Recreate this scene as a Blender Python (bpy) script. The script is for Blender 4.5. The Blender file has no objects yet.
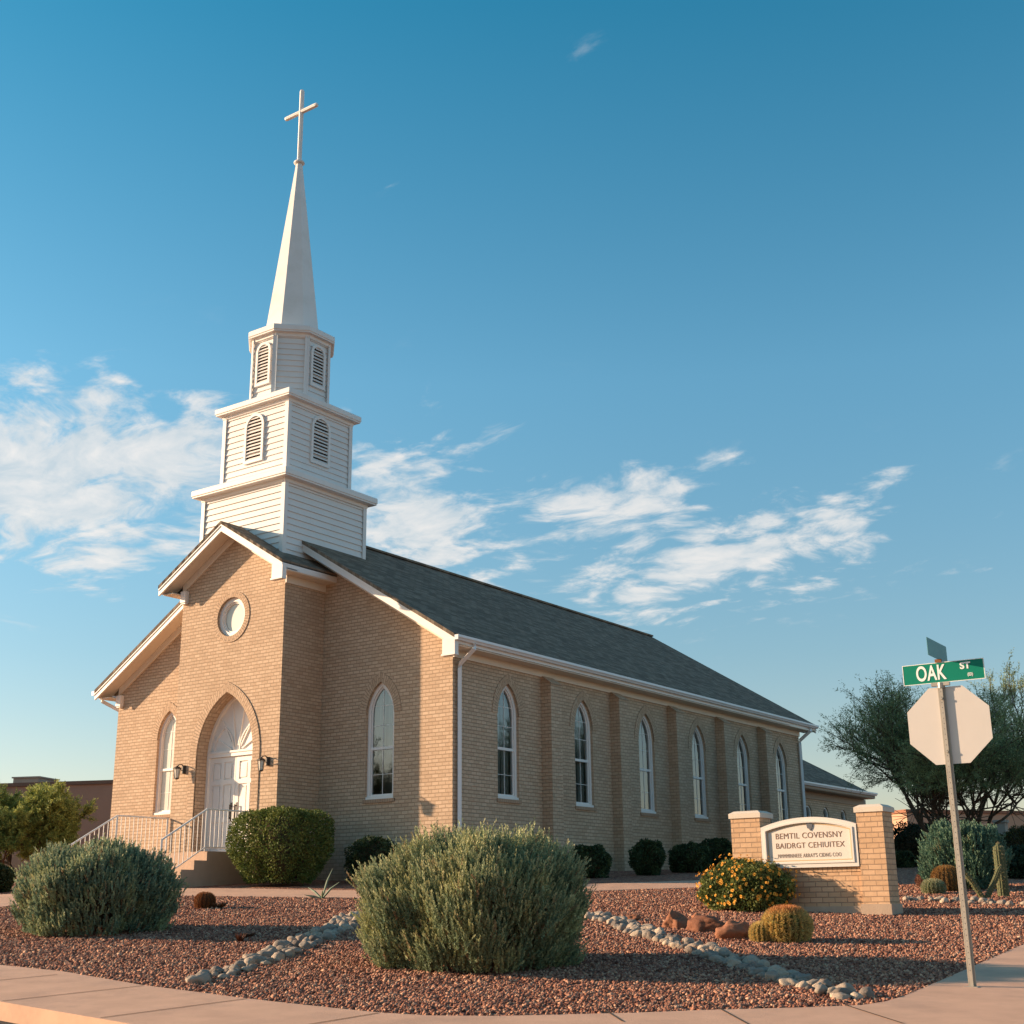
import bpy, math, random
import numpy as np
from mathutils import Vector, Matrix
from mathutils.geometry import tessellate_polygon
from mathutils import noise
scn = bpy.context.scene
COL = scn.collection
R = math.radians
rng = np.random.default_rng(7)
random.seed(7)
# ------------------------------------------------------------------ camera
FPX = 1313.5
CAM = np.array([18.6585, -23.8211, -0.5358])
CR = np.array([0.81330828, 0.58173883, -0.01046739])
CU = np.array([0.17588203, -0.22866609, 0.9574849])
CF = np.array([-0.55461261, 0.78057142, 0.28829343])
FH = np.array([CF[0], CF[1], 0]); FH /= np.linalg.norm(FH)
cd = bpy.data.cameras.new('camera'); co = bpy.data.objects.new('camera', cd); COL.objects.link(co)
cd.sensor_width = 36; cd.lens = FPX / 1024 * 36; cd.clip_start = .1; cd.clip_end = 2000
m = Matrix(((CR[0], CU[0], -CF[0], CAM[0]), (CR[1], CU[1], -CF[1], CAM[1]), (CR[2], CU[2], -CF[2], CAM[2]), (0, 0, 0, 1)))
co.matrix_world = m
scn.camera = co
# ------------------------------------------------------------------ light
SUN_EL = 15.3; SX, SY = .914, .405            # the low sun travels this way over the plan
ce, se = math.cos(R(SUN_EL)), math.sin(R(SUN_EL))
sd = bpy.data.lights.new('sun', 'SUN'); so = bpy.data.objects.new('sun', sd); COL.objects.link(so)
sd.energy = 4.3; sd.angle = R(.7); sd.color = (1, .70, .45)
so.rotation_euler = Vector((SX * ce, SY * ce, -se)).to_track_quat('-Z', 'Y').to_euler()
so.location = (0, 0, 40)
scn.view_settings.view_transform = 'Standard'; scn.view_settings.look = 'None'
scn.view_settings.gamma = 1; scn.view_settings.exposure = 1.20
SKY_STRENGTH = .12

class NT:
    """tiny node helper"""
    def __init__(s, tree): s.t = tree; s.n = tree.nodes; s.l = tree.links
    def new(s, typ, **kw):
        n = s.n.new(typ)
        for k, v in kw.items(): setattr(n, k, v)
        return n
    def put(s, sock, v):
        if isinstance(v, bpy.types.NodeSocket): s.l.new(v, sock)
        elif v is not None:
            if hasattr(sock.default_value, '__len__') and not hasattr(v, '__len__'): v = [v] * len(sock.default_value)
            if hasattr(sock.default_value, '__len__') and len(sock.default_value) == 4 and len(v) == 3: v = tuple(v) + (1,)
            sock.default_value = v
    def math(s, op, a, b=None, c=None, clamp=False):
        n = s.new('ShaderNodeMath', operation=op, use_clamp=clamp); s.put(n.inputs[0], a)
        if b is not None: s.put(n.inputs[1], b)
        if c is not None: s.put(n.inputs[2], c)
        return n.outputs[0]
    def vmath(s, op, a, b=None, out=0):
        n = s.new('ShaderNodeVectorMath', operation=op); s.put(n.inputs[0], a)
        if b is not None: s.put(n.inputs[3] if op == 'SCALE' else n.inputs[1], b)
        return n.outputs['Value'] if op == 'DOT_PRODUCT' else n.outputs[out]
    def mix(s, f, a, b, mode='MIX'):
        n = s.new('ShaderNodeMix', data_type='RGBA', blend_type=mode); s.put(n.inputs[0], f); s.put(n.inputs[6], a); s.put(n.inputs[7], b)
        return n.outputs[2]
    def ramp(s, f, stops):
        n = s.new('ShaderNodeValToRGB'); s.put(n.inputs[0], f); e = n.color_ramp.elements
        while len(e) < len(stops): e.new(.5)
        for q, (p, c) in zip(e, stops): q.position = p; q.color = tuple(c) + (1,) if len(c) == 3 else c
        return n.outputs[0]
    def noise(s, vec, scale, detail=3, rough=.5, dist=0):
        n = s.new('ShaderNodeTexNoise'); s.put(n.inputs['Vector'], vec); n.inputs['Scale'].default_value = scale
        n.inputs['Detail'].default_value = detail; n.inputs['Roughness'].default_value = rough; n.inputs['Distortion'].default_value = dist
        return n.outputs[0]

def build_world():
    w = bpy.data.worlds.new('World'); scn.world = w; w.use_nodes = True
    T = NT(w.node_tree); T.n.clear()
    sky = T.new('ShaderNodeTexSky', sky_type='NISHITA'); sky.sun_disc = False
    sky.sun_elevation = R(SUN_EL); sky.sun_rotation = math.atan2(-SX, -SY)
    sky.air_density = 1.0; sky.dust_density = .6; sky.ozone_density = 1.6
    tc = T.new('ShaderNodeTexCoord'); d = T.vmath('NORMALIZE', tc.outputs['Generated'])
    sep = T.new('ShaderNodeSeparateXYZ'); T.put(sep.inputs[0], d); dz = sep.outputs[2]
    # paler near the horizon, bluer higher up; unseen zenith brightened and neutral to warm shade
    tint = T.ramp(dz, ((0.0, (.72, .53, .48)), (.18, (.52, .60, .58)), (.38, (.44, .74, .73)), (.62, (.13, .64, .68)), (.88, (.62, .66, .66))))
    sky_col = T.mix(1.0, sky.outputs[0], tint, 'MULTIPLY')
    # clouds: patches of thin high cloud, each given by the direction of its middle and its angular size
    hz = T.math('ADD', T.math('MAXIMUM', dz, 0.0), .12)
    p = T.vmath('SCALE', d, T.math('DIVIDE', 1.0, hz))
    warp = T.new('ShaderNodeTexNoise'); T.put(warp.inputs['Vector'], p); warp.inputs['Scale'].default_value = 2.2; warp.inputs['Detail'].default_value = 3
    p2 = T.vmath('ADD', p, T.vmath('SCALE', T.vmath('SUBTRACT', warp.outputs[1], (.5, .5, .5)), .35))
    stretch = T.new('ShaderNodeMapping'); stretch.inputs['Rotation'].default_value = (0, 0, R(-20)); stretch.inputs['Scale'].default_value = (1.0, 1.45, 1); T.put(stretch.inputs[0], p2)
    n1 = T.noise(stretch.outputs[0], 4.4, 10, .60); n2 = T.noise(p2, 13, 6, .6)
    nn = T.math('ADD', T.math('MULTIPLY', n1, .72), T.math('MULTIPLY', n2, .28))
    total = None
    for az, el, ra, re, tilt, amp in CLOUDS:
        c = Vector((math.sin(R(az)) * math.cos(R(el)), math.cos(R(az)) * math.cos(R(el)), math.sin(R(el))))
        a = Vector((math.cos(R(az)), -math.sin(R(az)), 0)); b = a.cross(c)
        a2 = a * math.cos(R(tilt)) + b * math.sin(R(tilt)); b2 = -a * math.sin(R(tilt)) + b * math.cos(R(tilt))
        dc = T.math('MAXIMUM', T.vmath('DOT_PRODUCT', d, tuple(c)), .05)
        u = T.math('DIVIDE', T.math('DIVIDE', T.vmath('DOT_PRODUCT', d, tuple(a2)), dc), math.tan(R(ra)))
        v = T.math('DIVIDE', T.math('DIVIDE', T.vmath('DOT_PRODUCT', d, tuple(b2)), dc), math.tan(R(re)))
        q = T.math('ADD', T.math('MULTIPLY', u, u), T.math('MULTIPLY', v, v))
        g = T.math('MULTIPLY', T.math('EXPONENT', T.math('MULTIPLY', q, -1.0)), amp)
        total = g if total is None else T.math('MAXIMUM', total, g)
    dens = T.math('ADD', T.math('MULTIPLY', T.math('SUBTRACT', nn, .5), 5.2), T.math('SUBTRACT', total, .34))
    mr = T.new('ShaderNodeMapRange', interpolation_type='SMOOTHSTEP'); T.put(mr.inputs[0], dens); mr.inputs[1].default_value = 0; mr.inputs[2].default_value = .80
    cl = T.math('MULTIPLY', mr.outputs[0], .84)
    cl = T.math('MULTIPLY', cl, T.math('MINIMUM', T.math('MULTIPLY', total, 4.0), 1.0))
    shade = T.mix(T.math('MULTIPLY', T.math('SUBTRACT', n2, .35), 2.2, clamp=True), (2.3, 2.55, 2.7), (3.75, 3.45, 3.2))
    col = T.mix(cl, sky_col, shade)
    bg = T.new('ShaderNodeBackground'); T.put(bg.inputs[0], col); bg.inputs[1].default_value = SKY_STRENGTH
    out = T.new('ShaderNodeOutputWorld'); T.l.new(bg.outputs[0], out.inputs[0])

def ray(px, py): return ((px - 512) / FPX) * CR - ((py - 512) / FPX) * CU + CF
def azel(px, py):
    v = ray(px, py); v = v / np.linalg.norm(v)
    return math.degrees(math.atan2(v[0], v[1])), math.degrees(math.asin(v[2]))
CLOUDS = []
for px, py, rx, ry, tilt, amp in ((70, 475, 195, 84, 2, 1.42), (175, 548, 60, 22, -8, .8), (130, 400, 110, 24, 6, .75), (480, 585, 60, 30, -30, .8), (415, 510, 110, 88, -14, 1.2), (590, 505, 135, 40, 0, 1.0), (710, 560, 195, 52, 10, 1.02),
                                  (620, 590, 90, 16, 6, .62), (885, 480, 34, 13, 14, .75), (755, 607, 52, 11, 4, .66), (968, 573, 30, 6, 0, .55), (580, 48, 34, 13, 25, .12),
                                  (398, 182, 16, 7, 20, .34), (690, 475, 60, 14, 15, .55), (825, 525, 95, 26, 12, .8), (490, 437, 50, 14, 20, .55), (150, 385, 30, 8, 0, .35)):
    a_, e_ = azel(px, py); k_ = 57.3 / FPX * .93
    CLOUDS.append((a_, e_, rx * k_, ry * k_, tilt, amp))
build_world()

# ------------------------------------------------------------------ materials
def mat(name, base=(.5, .5, .5), rough=.7, spec=.3, metal=0, var=0, vscale=3, bump=0, bscale=60, dirt=None):
    mt = bpy.data.materials.new(name); mt.use_nodes = True; T = NT(mt.node_tree); b = T.n['Principled BSDF']
    tc = T.new('ShaderNodeTexCoord').outputs['Object']
    c = base
    if var:
        n = T.noise(tc, vscale, 5, .6)
        c = T.mix(n, tuple(x * (1 - var) for x in base), tuple(min(1, x * (1 + var)) for x in base))
    if dirt:
        n = T.noise(tc, 1.3, 7, .7)
        c = T.mix(T.ramp(n, ((.50, (0, 0, 0)), (.75, (.6, .6, .6)))), c, dirt)
    T.put(b.inputs['Base Color'], c)
    b.inputs['Roughness'].default_value = rough; b.inputs['Specular IOR Level'].default_value = spec; b.inputs['Metallic'].default_value = metal
    if bump:
        bn = T.new('ShaderNodeBump'); bn.inputs['Strength'].default_value = bump; bn.inputs['Distance'].default_value = .01
        T.put(bn.inputs['Height'], T.noise(tc, bscale, 4, .6)); T.l.new(bn.outputs[0], b.inputs['Normal'])
    return mt

def brick_mat(name, c1, c2, mortar, bw=.2, bh=.0735, ms=.006, stain=.25, rot=False):
    mt = bpy.data.materials.new(name); mt.use_nodes = True; T = NT(mt.node_tree); b = T.n['Principled BSDF']
    uv = T.new('ShaderNodeTexCoord').outputs['UV']
    obj = T.new('ShaderNodeTexCoord').outputs['Object']
    br = T.new('ShaderNodeTexBrick'); 
    wob = T.new('ShaderNodeTexNoise'); T.put(wob.inputs['Vector'], uv); wob.inputs['Scale'].default_value = 3.0
    v = T.vmath('ADD', uv, T.vmath('SCALE', T.vmath('SUBTRACT', wob.outputs[1], (.5, .5, .5)), .012))
    T.put(br.inputs['Vector'], v)
    br.inputs['Scale'].default_value = 1; br.inputs['Brick Width'].default_value = bw; br.inputs['Row Height'].default_value = bh
    br.inputs['Mortar Size'].default_value = ms; br.inputs['Mortar Smooth'].default_value = .3; br.inputs['Bias'].default_value = 0
    T.put(br.inputs['Color1'], c1); T.put(br.inputs['Color2'], c2); T.put(br.inputs['Mortar'], mortar)
    n = T.noise(obj, .7, 6, .6); n3 = T.noise(obj, 14, 3, .6)
    col = T.mix(T.math('MULTIPLY', n, stain * 2), br.outputs[0], T.mix(1, br.outputs[0], (.70, .66, .62), 'MULTIPLY'))
    col = T.mix(T.math('MULTIPLY', n3, .5), col, T.mix(1, col, (.78, .78, .78), 'MULTIPLY'))
    T.put(b.inputs['Base Color'], col); b.inputs['Roughness'].default_value = .85; b.inputs['Specular IOR Level'].default_value = .2
    h = T.math('ADD', T.math('MULTIPLY', br.outputs[1], -1.0), T.math('MULTIPLY', n3, .35))
    bn = T.new('ShaderNodeBump'); bn.inputs['Strength'].default_value = 1; bn.inputs['Distance'].default_value = .016; T.put(bn.inputs['Height'], h); T.l.new(bn.outputs[0], b.inputs['Normal'])
    return mt

def leaf_mat(name, rough=.6, trans=.25):
    """foliage: own colour from the vertex attribute Col, a little light through the leaf"""
    mt = bpy.data.materials.new(name); mt.use_nodes = True; T = NT(mt.node_tree); b = T.n['Principled BSDF']
    at_ = T.new('ShaderNodeAttribute', attribute_name='Col')
    T.put(b.inputs['Base Color'], at_.outputs['Color']); b.inputs['Roughness'].default_value = rough; b.inputs['Specular IOR Level'].default_value = .25
    tr = T.new('ShaderNodeBsdfTranslucent'); T.put(tr.inputs[0], at_.outputs['Color'])
    mx = T.new('ShaderNodeMixShader'); mx.inputs[0].default_value = trans
    T.l.new(b.outputs[0], mx.inputs[1]); T.l.new(tr.outputs[0], mx.inputs[2])
    T.l.new(mx.outputs[0], T.n['Material Output'].inputs[0])
    return mt

BRICK = brick_mat('tan_brick', (.57, .415, .29), (.69, .52, .375), (.45, .325, .225), bh=.086, ms=.009, stain=.36)
BRICKD = brick_mat('tan_brick_trim', (.54, .385, .265), (.64, .475, .34), (.41, .295, .205), bw=.22, bh=.080, ms=.010)
SBRICK = brick_mat('sign_brick', (.56, .36, .215), (.66, .44, .275), (.38, .255, .17), bw=.2, bh=.078, ms=.006, stain=.15)
WHITE = mat('white_paint', (.78, .75, .72), .5, .35, var=.05, vscale=2, dirt=(.66, .62, .56))
SIDING = mat('white_siding', (.74, .72, .70), .5, .35, var=.05, vscale=1.5, dirt=(.68, .65, .60))
CREAM = mat('cream_trim', (.72, .64, .54), .55, .3, var=.06, vscale=2)
GUT = mat('gutter_white', (.76, .77, .78), .35, .4, var=.04)
SILL = brick_mat('sill_brick', (.42, .28, .19), (.50, .345, .235), (.3, .22, .16), bw=.075, bh=.2)
CONC = mat('step_concrete', (.48, .34, .25), .9, .2, var=.18, vscale=4, bump=.3, bscale=40)
DARK = mat('dark_iron', (.03, .026, .022), .5, .4, var=.2)
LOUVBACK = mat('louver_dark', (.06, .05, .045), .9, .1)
RAILP = mat('railing_paint', (.78, .76, .72), .4, .4, var=.05)
CURT = mat('curtain_cloth', (.44, .43, .42), .9, .1, var=.12, vscale=6)
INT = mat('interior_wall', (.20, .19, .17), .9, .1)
LGLASS = mat('lamp_glass', (.75, .70, .6), .2, .5)

def shingle():
    mt = bpy.data.materials.new('asphalt_shingle'); mt.use_nodes = True; T = NT(mt.node_tree); b = T.n['Principled BSDF']
    uv = T.new('ShaderNodeTexCoord').outputs['UV']
    br = T.new('ShaderNodeTexBrick'); T.put(br.inputs['Vector'], uv); br.inputs['Scale'].default_value = 1
    br.inputs['Brick Width'].default_value = .3; br.inputs['Row Height'].default_value = .14; br.inputs['Mortar Size'].default_value = .006; br.inputs['Mortar Smooth'].default_value = .4
    T.put(br.inputs['Color1'], (.15, .115, .085)); T.put(br.inputs['Color2'], (.27, .215, .16)); T.put(br.inputs['Mortar'], (.08, .062, .046))
    n = T.noise(uv, 1.2, 6, .65)
    col = T.mix(n, T.mix(1, br.outputs[0], (.7, .72, .75), 'MULTIPLY'), T.mix(1, br.outputs[0], (1.3, 1.25, 1.2), 'MULTIPLY'))
    T.put(b.inputs['Base Color'], col); b.inputs['Roughness'].default_value = .9; b.inputs['Specular IOR Level'].default_value = .2
    sp = T.new('ShaderNodeSeparateXYZ'); T.put(sp.inputs[0], uv)
    saw = T.math('FRACT', T.math('DIVIDE', sp.outputs[1], .14))
    bn = T.new('ShaderNodeBump'); bn.inputs['Strength'].default_value = .8; bn.inputs['Distance'].default_value = .02
    T.put(bn.inputs['Height'], T.math('ADD', T.math('MULTIPLY', saw, -.6), T.math('ADD', T.math('MULTIPLY', br.outputs[1], -.5), T.math('MULTIPLY', T.noise(uv, 60, 2), .5))))
    T.l.new(bn.outputs[0], b.inputs['Normal'])
    return mt
ROOF = shingle()

def glass():
    mt = bpy.data.materials.new('window_glass'); mt.use_nodes = True; T = NT(mt.node_tree); T.n.remove(T.n['Principled BSDF'])
    tr = T.new('ShaderNodeBsdfTransparent'); T.put(tr.inputs[0], (.72, .80, .80))
    gl = T.new('ShaderNodeBsdfGlossy'); gl.inputs['Roughness'].default_value = .03; T.put(gl.inputs[0], (.95, .97, 1))
    bn = T.new('ShaderNodeBump'); bn.inputs['Strength'].default_value = .08; bn.inputs['Distance'].default_value = .02
    T.put(bn.inputs['Height'], T.noise(T.new('ShaderNodeTexCoord').outputs['Object'], 2.5, 2)); T.l.new(bn.outputs[0], gl.inputs['Normal'])
    fr = T.new('ShaderNodeFresnel'); fr.inputs[0].default_value = 1.7
    mx = T.new('ShaderNodeMixShader'); T.put(mx.inputs[0], T.math('ADD', fr.outputs[0], .06, clamp=True)); T.l.new(tr.outputs[0], mx.inputs[1]); T.l.new(gl.outputs[0], mx.inputs[2])
    T.l.new(mx.outputs[0], T.n['Material Output'].inputs[0])
    return mt
GLASS = glass()
FROST = mat('frosted_glass', (.50, .50, .46), .25, .6, var=.12, vscale=3)

def gravel_mat(name, island):
    mt = bpy.data.materials.new(name); mt.use_nodes = True; T = NT(mt.node_tree); b = T.n['Principled BSDF']
    obj = T.new('ShaderNodeTexCoord').outputs['Object']
    if island:
        g = T.new('ShaderNodeNewGeometry').outputs['Random Per Island']
        h = None
    else:
        vo = T.new('ShaderNodeTexVoronoi'); T.put(vo.inputs['Vector'], obj); vo.inputs['Scale'].default_value = 24
        s = T.new('ShaderNodeSeparateColor'); T.l.new(vo.outputs['Color'], s.inputs[0]); g = s.outputs[0]; h = vo.outputs['Distance']
    c = T.ramp(g, ((0, (.13, .052, .036)), (.3, (.27, .120, .080)), (.6, (.37, .175, .115)), (.85, (.47, .25, .160)), (1, (.60, .38, .25))))
    c = T.mix(T.math('MULTIPLY', T.noise(obj, .35, 4), .6), c, T.mix(1, c, (.75, .75, .8), 'MULTIPLY'))
    T.put(b.inputs['Base Color'], c); b.inputs['Roughness'].default_value = .9; b.inputs['Specular IOR Level'].default_value = .15
    if h is not None:
        bn = T.new('ShaderNodeBump'); bn.inputs['Strength'].default_value = 1; bn.inputs['Distance'].default_value = .03
        T.put(bn.inputs['Height'], T.math('MULTIPLY', h, -1.0)); T.l.new(bn.outputs[0], b.inputs['Normal'])
    return mt
GRAVEL = gravel_mat('gravel_ground', False); PEB = gravel_mat('gravel_stones', True)
WALK = mat('sidewalk_concrete', (.60, .37, .255), .9, .2, var=.24, vscale=2.5, bump=.35, bscale=120, dirt=(.38, .25, .19))
JOINT = mat('sidewalk_joint', (.12, .09, .07), 1, .05)
ASPH = mat('asphalt', (.05, .05, .05), .95, .2, var=.3, vscale=20, bump=.5, bscale=150)

# ------------------------------------------------------------------ mesh helpers
class MB:
    def __init__(s): s.v = []; s.f = []; s.uv = {}; s.mi = []; s.cur = 0
    def face(s, pts, uv=None):
        i = len(s.v); s.v += [tuple(map(float, p)) for p in pts]; s.f.append(tuple(range(i, i + len(pts))))
        if uv is not None: s.uv[len(s.f) - 1] = uv
        s.mi.append(s.cur)
    def box(s, a, b):
        (x0, y0, z0), (x1, y1, z1) = a, b
        if x0 > x1: x0, x1 = x1, x0
        if y0 > y1: y0, y1 = y1, y0
        if z0 > z1: z0, z1 = z1, z0
        P = [(x0, y0, z0), (x1, y0, z0), (x1, y1, z0), (x0, y1, z0), (x0, y0, z1), (x1, y0, z1), (x1, y1, z1), (x0, y1, z1)]
        for q in ((0, 3, 2, 1), (4, 5, 6, 7), (0, 1, 5, 4), (1, 2, 6, 5), (2, 3, 7, 6), (3, 0, 4, 7)): s.face([P[k] for k in q])
    def prism(s, poly, off):
        """closed polygon of 3D points extruded by the vector off"""
        off = np.array(off, float); A = [np.array(p, float) for p in poly]; B = [p + off for p in A]; n = len(A)
        nrm = np.zeros(3)
        for k in range(n): nrm += np.cross(A[k] - A[0], A[(k + 1) % n] - A[0])
        if nrm @ off > 0: A, B = A[::-1], B[::-1]
        s.face(A); s.face(B[::-1])
        for k in range(n): j = (k + 1) % n; s.face([A[j], A[k], B[k], B[j]])
    def frustum(s, c, pz, n, rot, cap=True):
        """stack of regular polygons: pz = [(z, half width to a flat)]"""
        k = 1 / math.cos(math.pi / n); rings = []
        for z, h in pz:
            rings.append([(c[0] + h * k * math.cos(rot + 2 * math.pi * i / n), c[1] + h * k * math.sin(rot + 2 * math.pi * i / n), z) for i in range(n)])
        for a, b in zip(rings, rings[1:]):
            for i in range(n): j = (i + 1) % n; s.face([a[i], a[j], b[j], b[i]])
        if cap: s.face(rings[0][::-1]); s.face(rings[-1])
    def tube(s, pts, rad, n=8, cap=True):
        pts = [np.array(p, float) for p in pts]; rs = rad if hasattr(rad, '__len__') else [rad] * len(pts); rings = []
        for i, p in enumerate(pts):
            t = (pts[min(i + 1, len(pts) - 1)] - pts[max(i - 1, 0)]); t /= np.linalg.norm(t) + 1e-9
            a = np.cross(t, (0, 0, 1)) if abs(t[2]) < .9 else np.cross(t, (1, 0, 0)); a /= np.linalg.norm(a); b = np.cross(t, a)
            rings.append([p + rs[i] * (a * math.cos(2 * math.pi * k / n) + b * math.sin(2 * math.pi * k / n)) for k in range(n)])
        base = len(s.v)
        for rg in rings: s.v += [tuple(q) for q in rg]
        for i in range(len(rings) - 1):
            for k in range(n):
                j = (k + 1) % n; s.f.append((base + i * n + k, base + i * n + j, base + (i + 1) * n + j, base + (i + 1) * n + k)); s.mi.append(s.cur)
        if cap:
            s.f.append(tuple(base + k for k in range(n))[::-1]); s.mi.append(s.cur)
            s.f.append(tuple(base + (len(rings) - 1) * n + k for k in range(n))); s.mi.append(s.cur)
    def sweep_ring(s, inner, outer, mapf, w0, w1, closed=True, uvrad=False):
        """band between two matching 2D outlines, from depth w0 (front) to w1"""
        n = len(inner); rg = range(n) if closed else range(n - 1); L = 0
        for i in rg:
            j = (i + 1) % n; d = math.dist(outer[i], outer[j]); w = math.dist(inner[i], outer[i])
            uv = [(0, L), (w, L), (w, L + d), (0, L + d)] if uvrad else None
            s.face([mapf(*inner[i], w0), mapf(*outer[i], w0), mapf(*outer[j], w0), mapf(*inner[j], w0)], uv)
            s.face([mapf(*outer[i], w0), mapf(*outer[i], w1), mapf(*outer[j], w1), mapf(*outer[j], w0)])
            s.face([mapf(*inner[i], w0), mapf(*inner[j], w0), mapf(*inner[j], w1), mapf(*inner[i], w1)])
            L += d
        if not closed:
            for i in (0, n - 1): s.face([mapf(*inner[i], w0), mapf(*inner[i], w1), mapf(*outer[i], w1), mapf(*outer[i], w0)])
    def sheet(s, outer, holes, mapf, w):
        lo = [[Vector((a, b, 0)) for a, b in outer]] + [[Vector((a, b, 0)) for a, b in h] for h in holes]
        flat = [q for l in lo for q in l]
        for t in tessellate_polygon(lo): s.face([mapf(flat[k].x, flat[k].y, w) for k in t])
    def wall(s, outer, holes, mapf, thick, reveal=None):
        s.sheet(outer, holes, mapf, 0); s.sheet(outer, holes, mapf, thick)
        for l, dp in [(outer, thick)] + [(h, thick) for h in holes]:
            for i in range(len(l)):
                j = (i + 1) % len(l); s.face([mapf(*l[i], 0), mapf(*l[j], 0), mapf(*l[j], dp), mapf(*l[i], dp)])
    def build(s, name, mats, parent=None, uvmode='box', smooth=False, fix=False):
        me = bpy.data.meshes.new(name); me.from_pydata(s.v, [], s.f)
        for mm in (mats if isinstance(mats, (list, tuple)) else [mats]): me.materials.append(mm)
        me.polygons.foreach_set('material_index', s.mi)
        if uvmode:
            uvl = me.uv_layers.new(name='UVMap')
            for p in me.polygons:
                n = p.normal; ov = s.uv.get(p.index)
                for k, li in enumerate(p.loop_indices):
                    x, y, z = me.vertices[me.loops[li].vertex_index].co
                    if ov is not None: u = ov[k]
                    elif uvmode == 'roof': u = (y, x * 1.174)
                    elif abs(n.z) > .7: u = (x, y)
                    elif abs(n.x) > abs(n.y): u = (y, z)
                    else: u = (x, z)
                    uvl.data[li].uv = u
        if smooth: me.polygons.foreach_set('use_smooth', [True] * len(me.polygons))
        me.update()
        if fix:
            import bmesh
            bm = bmesh.new(); bm.from_mesh(me); bmesh.ops.remove_doubles(bm, verts=bm.verts, dist=1e-5); bmesh.ops.recalc_face_normals(bm, faces=bm.faces); bm.to_mesh(me); bm.free()
        o = bpy.data.objects.new(name, me); COL.objects.link(o)
        if parent: o.parent = parent
        return o

def npmesh(name, V, F, mats, parent=None, col=None, smooth=False):
    """fast mesh from arrays, F an (n,k) array"""
    me = bpy.data.meshes.new(name); V = np.asarray(V, np.float32); F = np.asarray(F, np.int32); n, k = F.shape
    me.vertices.add(len(V)); me.vertices.foreach_set('co', V.ravel())
    me.loops.add(n * k); me.loops.foreach_set('vertex_index', F.ravel())
    me.polygons.add(n); me.polygons.foreach_set('loop_start', np.arange(0, n * k, k, dtype=np.int32)); me.polygons.foreach_set('loop_total', np.full(n, k, np.int32))
    if smooth: me.polygons.foreach_set('use_smooth', np.ones(n, bool))
    if col is not None:
        a = me.color_attributes.new('Col', 'FLOAT_COLOR', 'POINT'); c = np.ones((len(V), 4), np.float32); c[:, :3] = col; a.data.foreach_set('color', c.ravel())
    me.update(calc_edges=True); me.validate()
    for mm in (mats if isinstance(mats, (list, tuple)) else [mats]): me.materials.append(mm)
    o = bpy.data.objects.new(name, me); COL.objects.link(o)
    if parent: o.parent = parent
    return o

def tag(o, label=None, cat=None, group=None, kind=None):
    if label: o['label'] = label
    if cat: o['category'] = cat
    if group: o['group'] = group
    if kind: o['kind'] = kind
    return o
def empty(name, loc=(0, 0, 0), rz=0):
    o = bpy.data.objects.new(name, None); COL.objects.link(o); o.location = loc; o.rotation_euler = (0, 0, rz); o.empty_display_size = .2
    return o
def dup(o, parent=None):
    c = o.copy(); COL.objects.link(c); c.parent = parent
    for ch in list(o.children): dup(ch, c)
    return c

# ------------------------------------------------------------------ terrain
GZ0 = CAM[2] - 1.604; SLOPE = .07; PLAT = .42
def dep(x, y): return (x - CAM[0]) * FH[0] + (y - CAM[1]) * FH[1]
def gz(x, y):
    """ground height: rises gently from the street corner to the church lawn, then level"""
    d = dep(x, y); z = np.maximum(GZ0 + SLOPE * d, GZ0 + .15)
    k = .12; t = np.clip((PLAT - z) / k * .5 + .5, 0, 1)                    # smooth minimum with the plateau
    return PLAT * (1 - t) + z * t - k * t * (1 - t)
def at(px, py):
    """the point of the ground seen at a pixel of the photograph"""
    v = ray(px, py); lo, hi = 2.0, 2.0
    while hi < 60:
        q = CAM + v * hi
        if q[2] <= gz(q[0], q[1]) and v[2] < 0 or (hi > 3 and (CAM + v * 3)[2] > gz(*(CAM + v * 3)[:2]) and q[2] <= gz(q[0], q[1])): break
        lo = hi; hi += .05
    for _ in range(20):
        mid = (lo + hi) / 2; q = CAM + v * mid
        if q[2] <= gz(q[0], q[1]): hi = mid
        else: lo = mid
    q = CAM + v * hi; return np.array([q[0], q[1], gz(q[0], q[1])])
def atd(px, py, d):
    v = ray(px, py); return CAM + v * (d / (v @ FH))
RH = np.array([-(-FH[1]), -FH[0], 0.]); RH = np.array([FH[1], -FH[0], 0.])
def ld(l, d): return CAM[0] + RH[0] * l + FH[0] * d, CAM[1] + RH[1] * l + FH[1] * d

# outlines on the ground
inner_px = [(0, 966), (60, 972), (141, 986), (249, 1000), (330, 1009), (380, 1014), (430, 1017), (500, 1017.5), (560, 1016), (640, 1014), (720, 1011), (800, 1009), (862, 1006.5), (885, 1003), (905, 997), (940, 982), (985, 962), (1024, 945)]
IN = [at(*p)[:2] for p in inner_px]
dl = (IN[0] - IN[3]); dl /= np.linalg.norm(dl); dr = (IN[-1] - IN[-4]); dr /= np.linalg.norm(dr)
IN = [IN[0] + dl * 40] + IN + [IN[-1] + dr * 40]
cA, cB = at(0, 1003)[:2], at(95, 1023)[:2]
wl = abs(np.cross(cA - IN[1], dl)) 
nl = np.array([dl[1], -dl[0]]);
if nl @ (cA - IN[1]) < 0: nl = -nl
nr = np.array([dr[1], -dr[0]])
if nr @ (CAM[:2] - IN[-2]) < 0: nr = -nr
wr = 3.4
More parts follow.
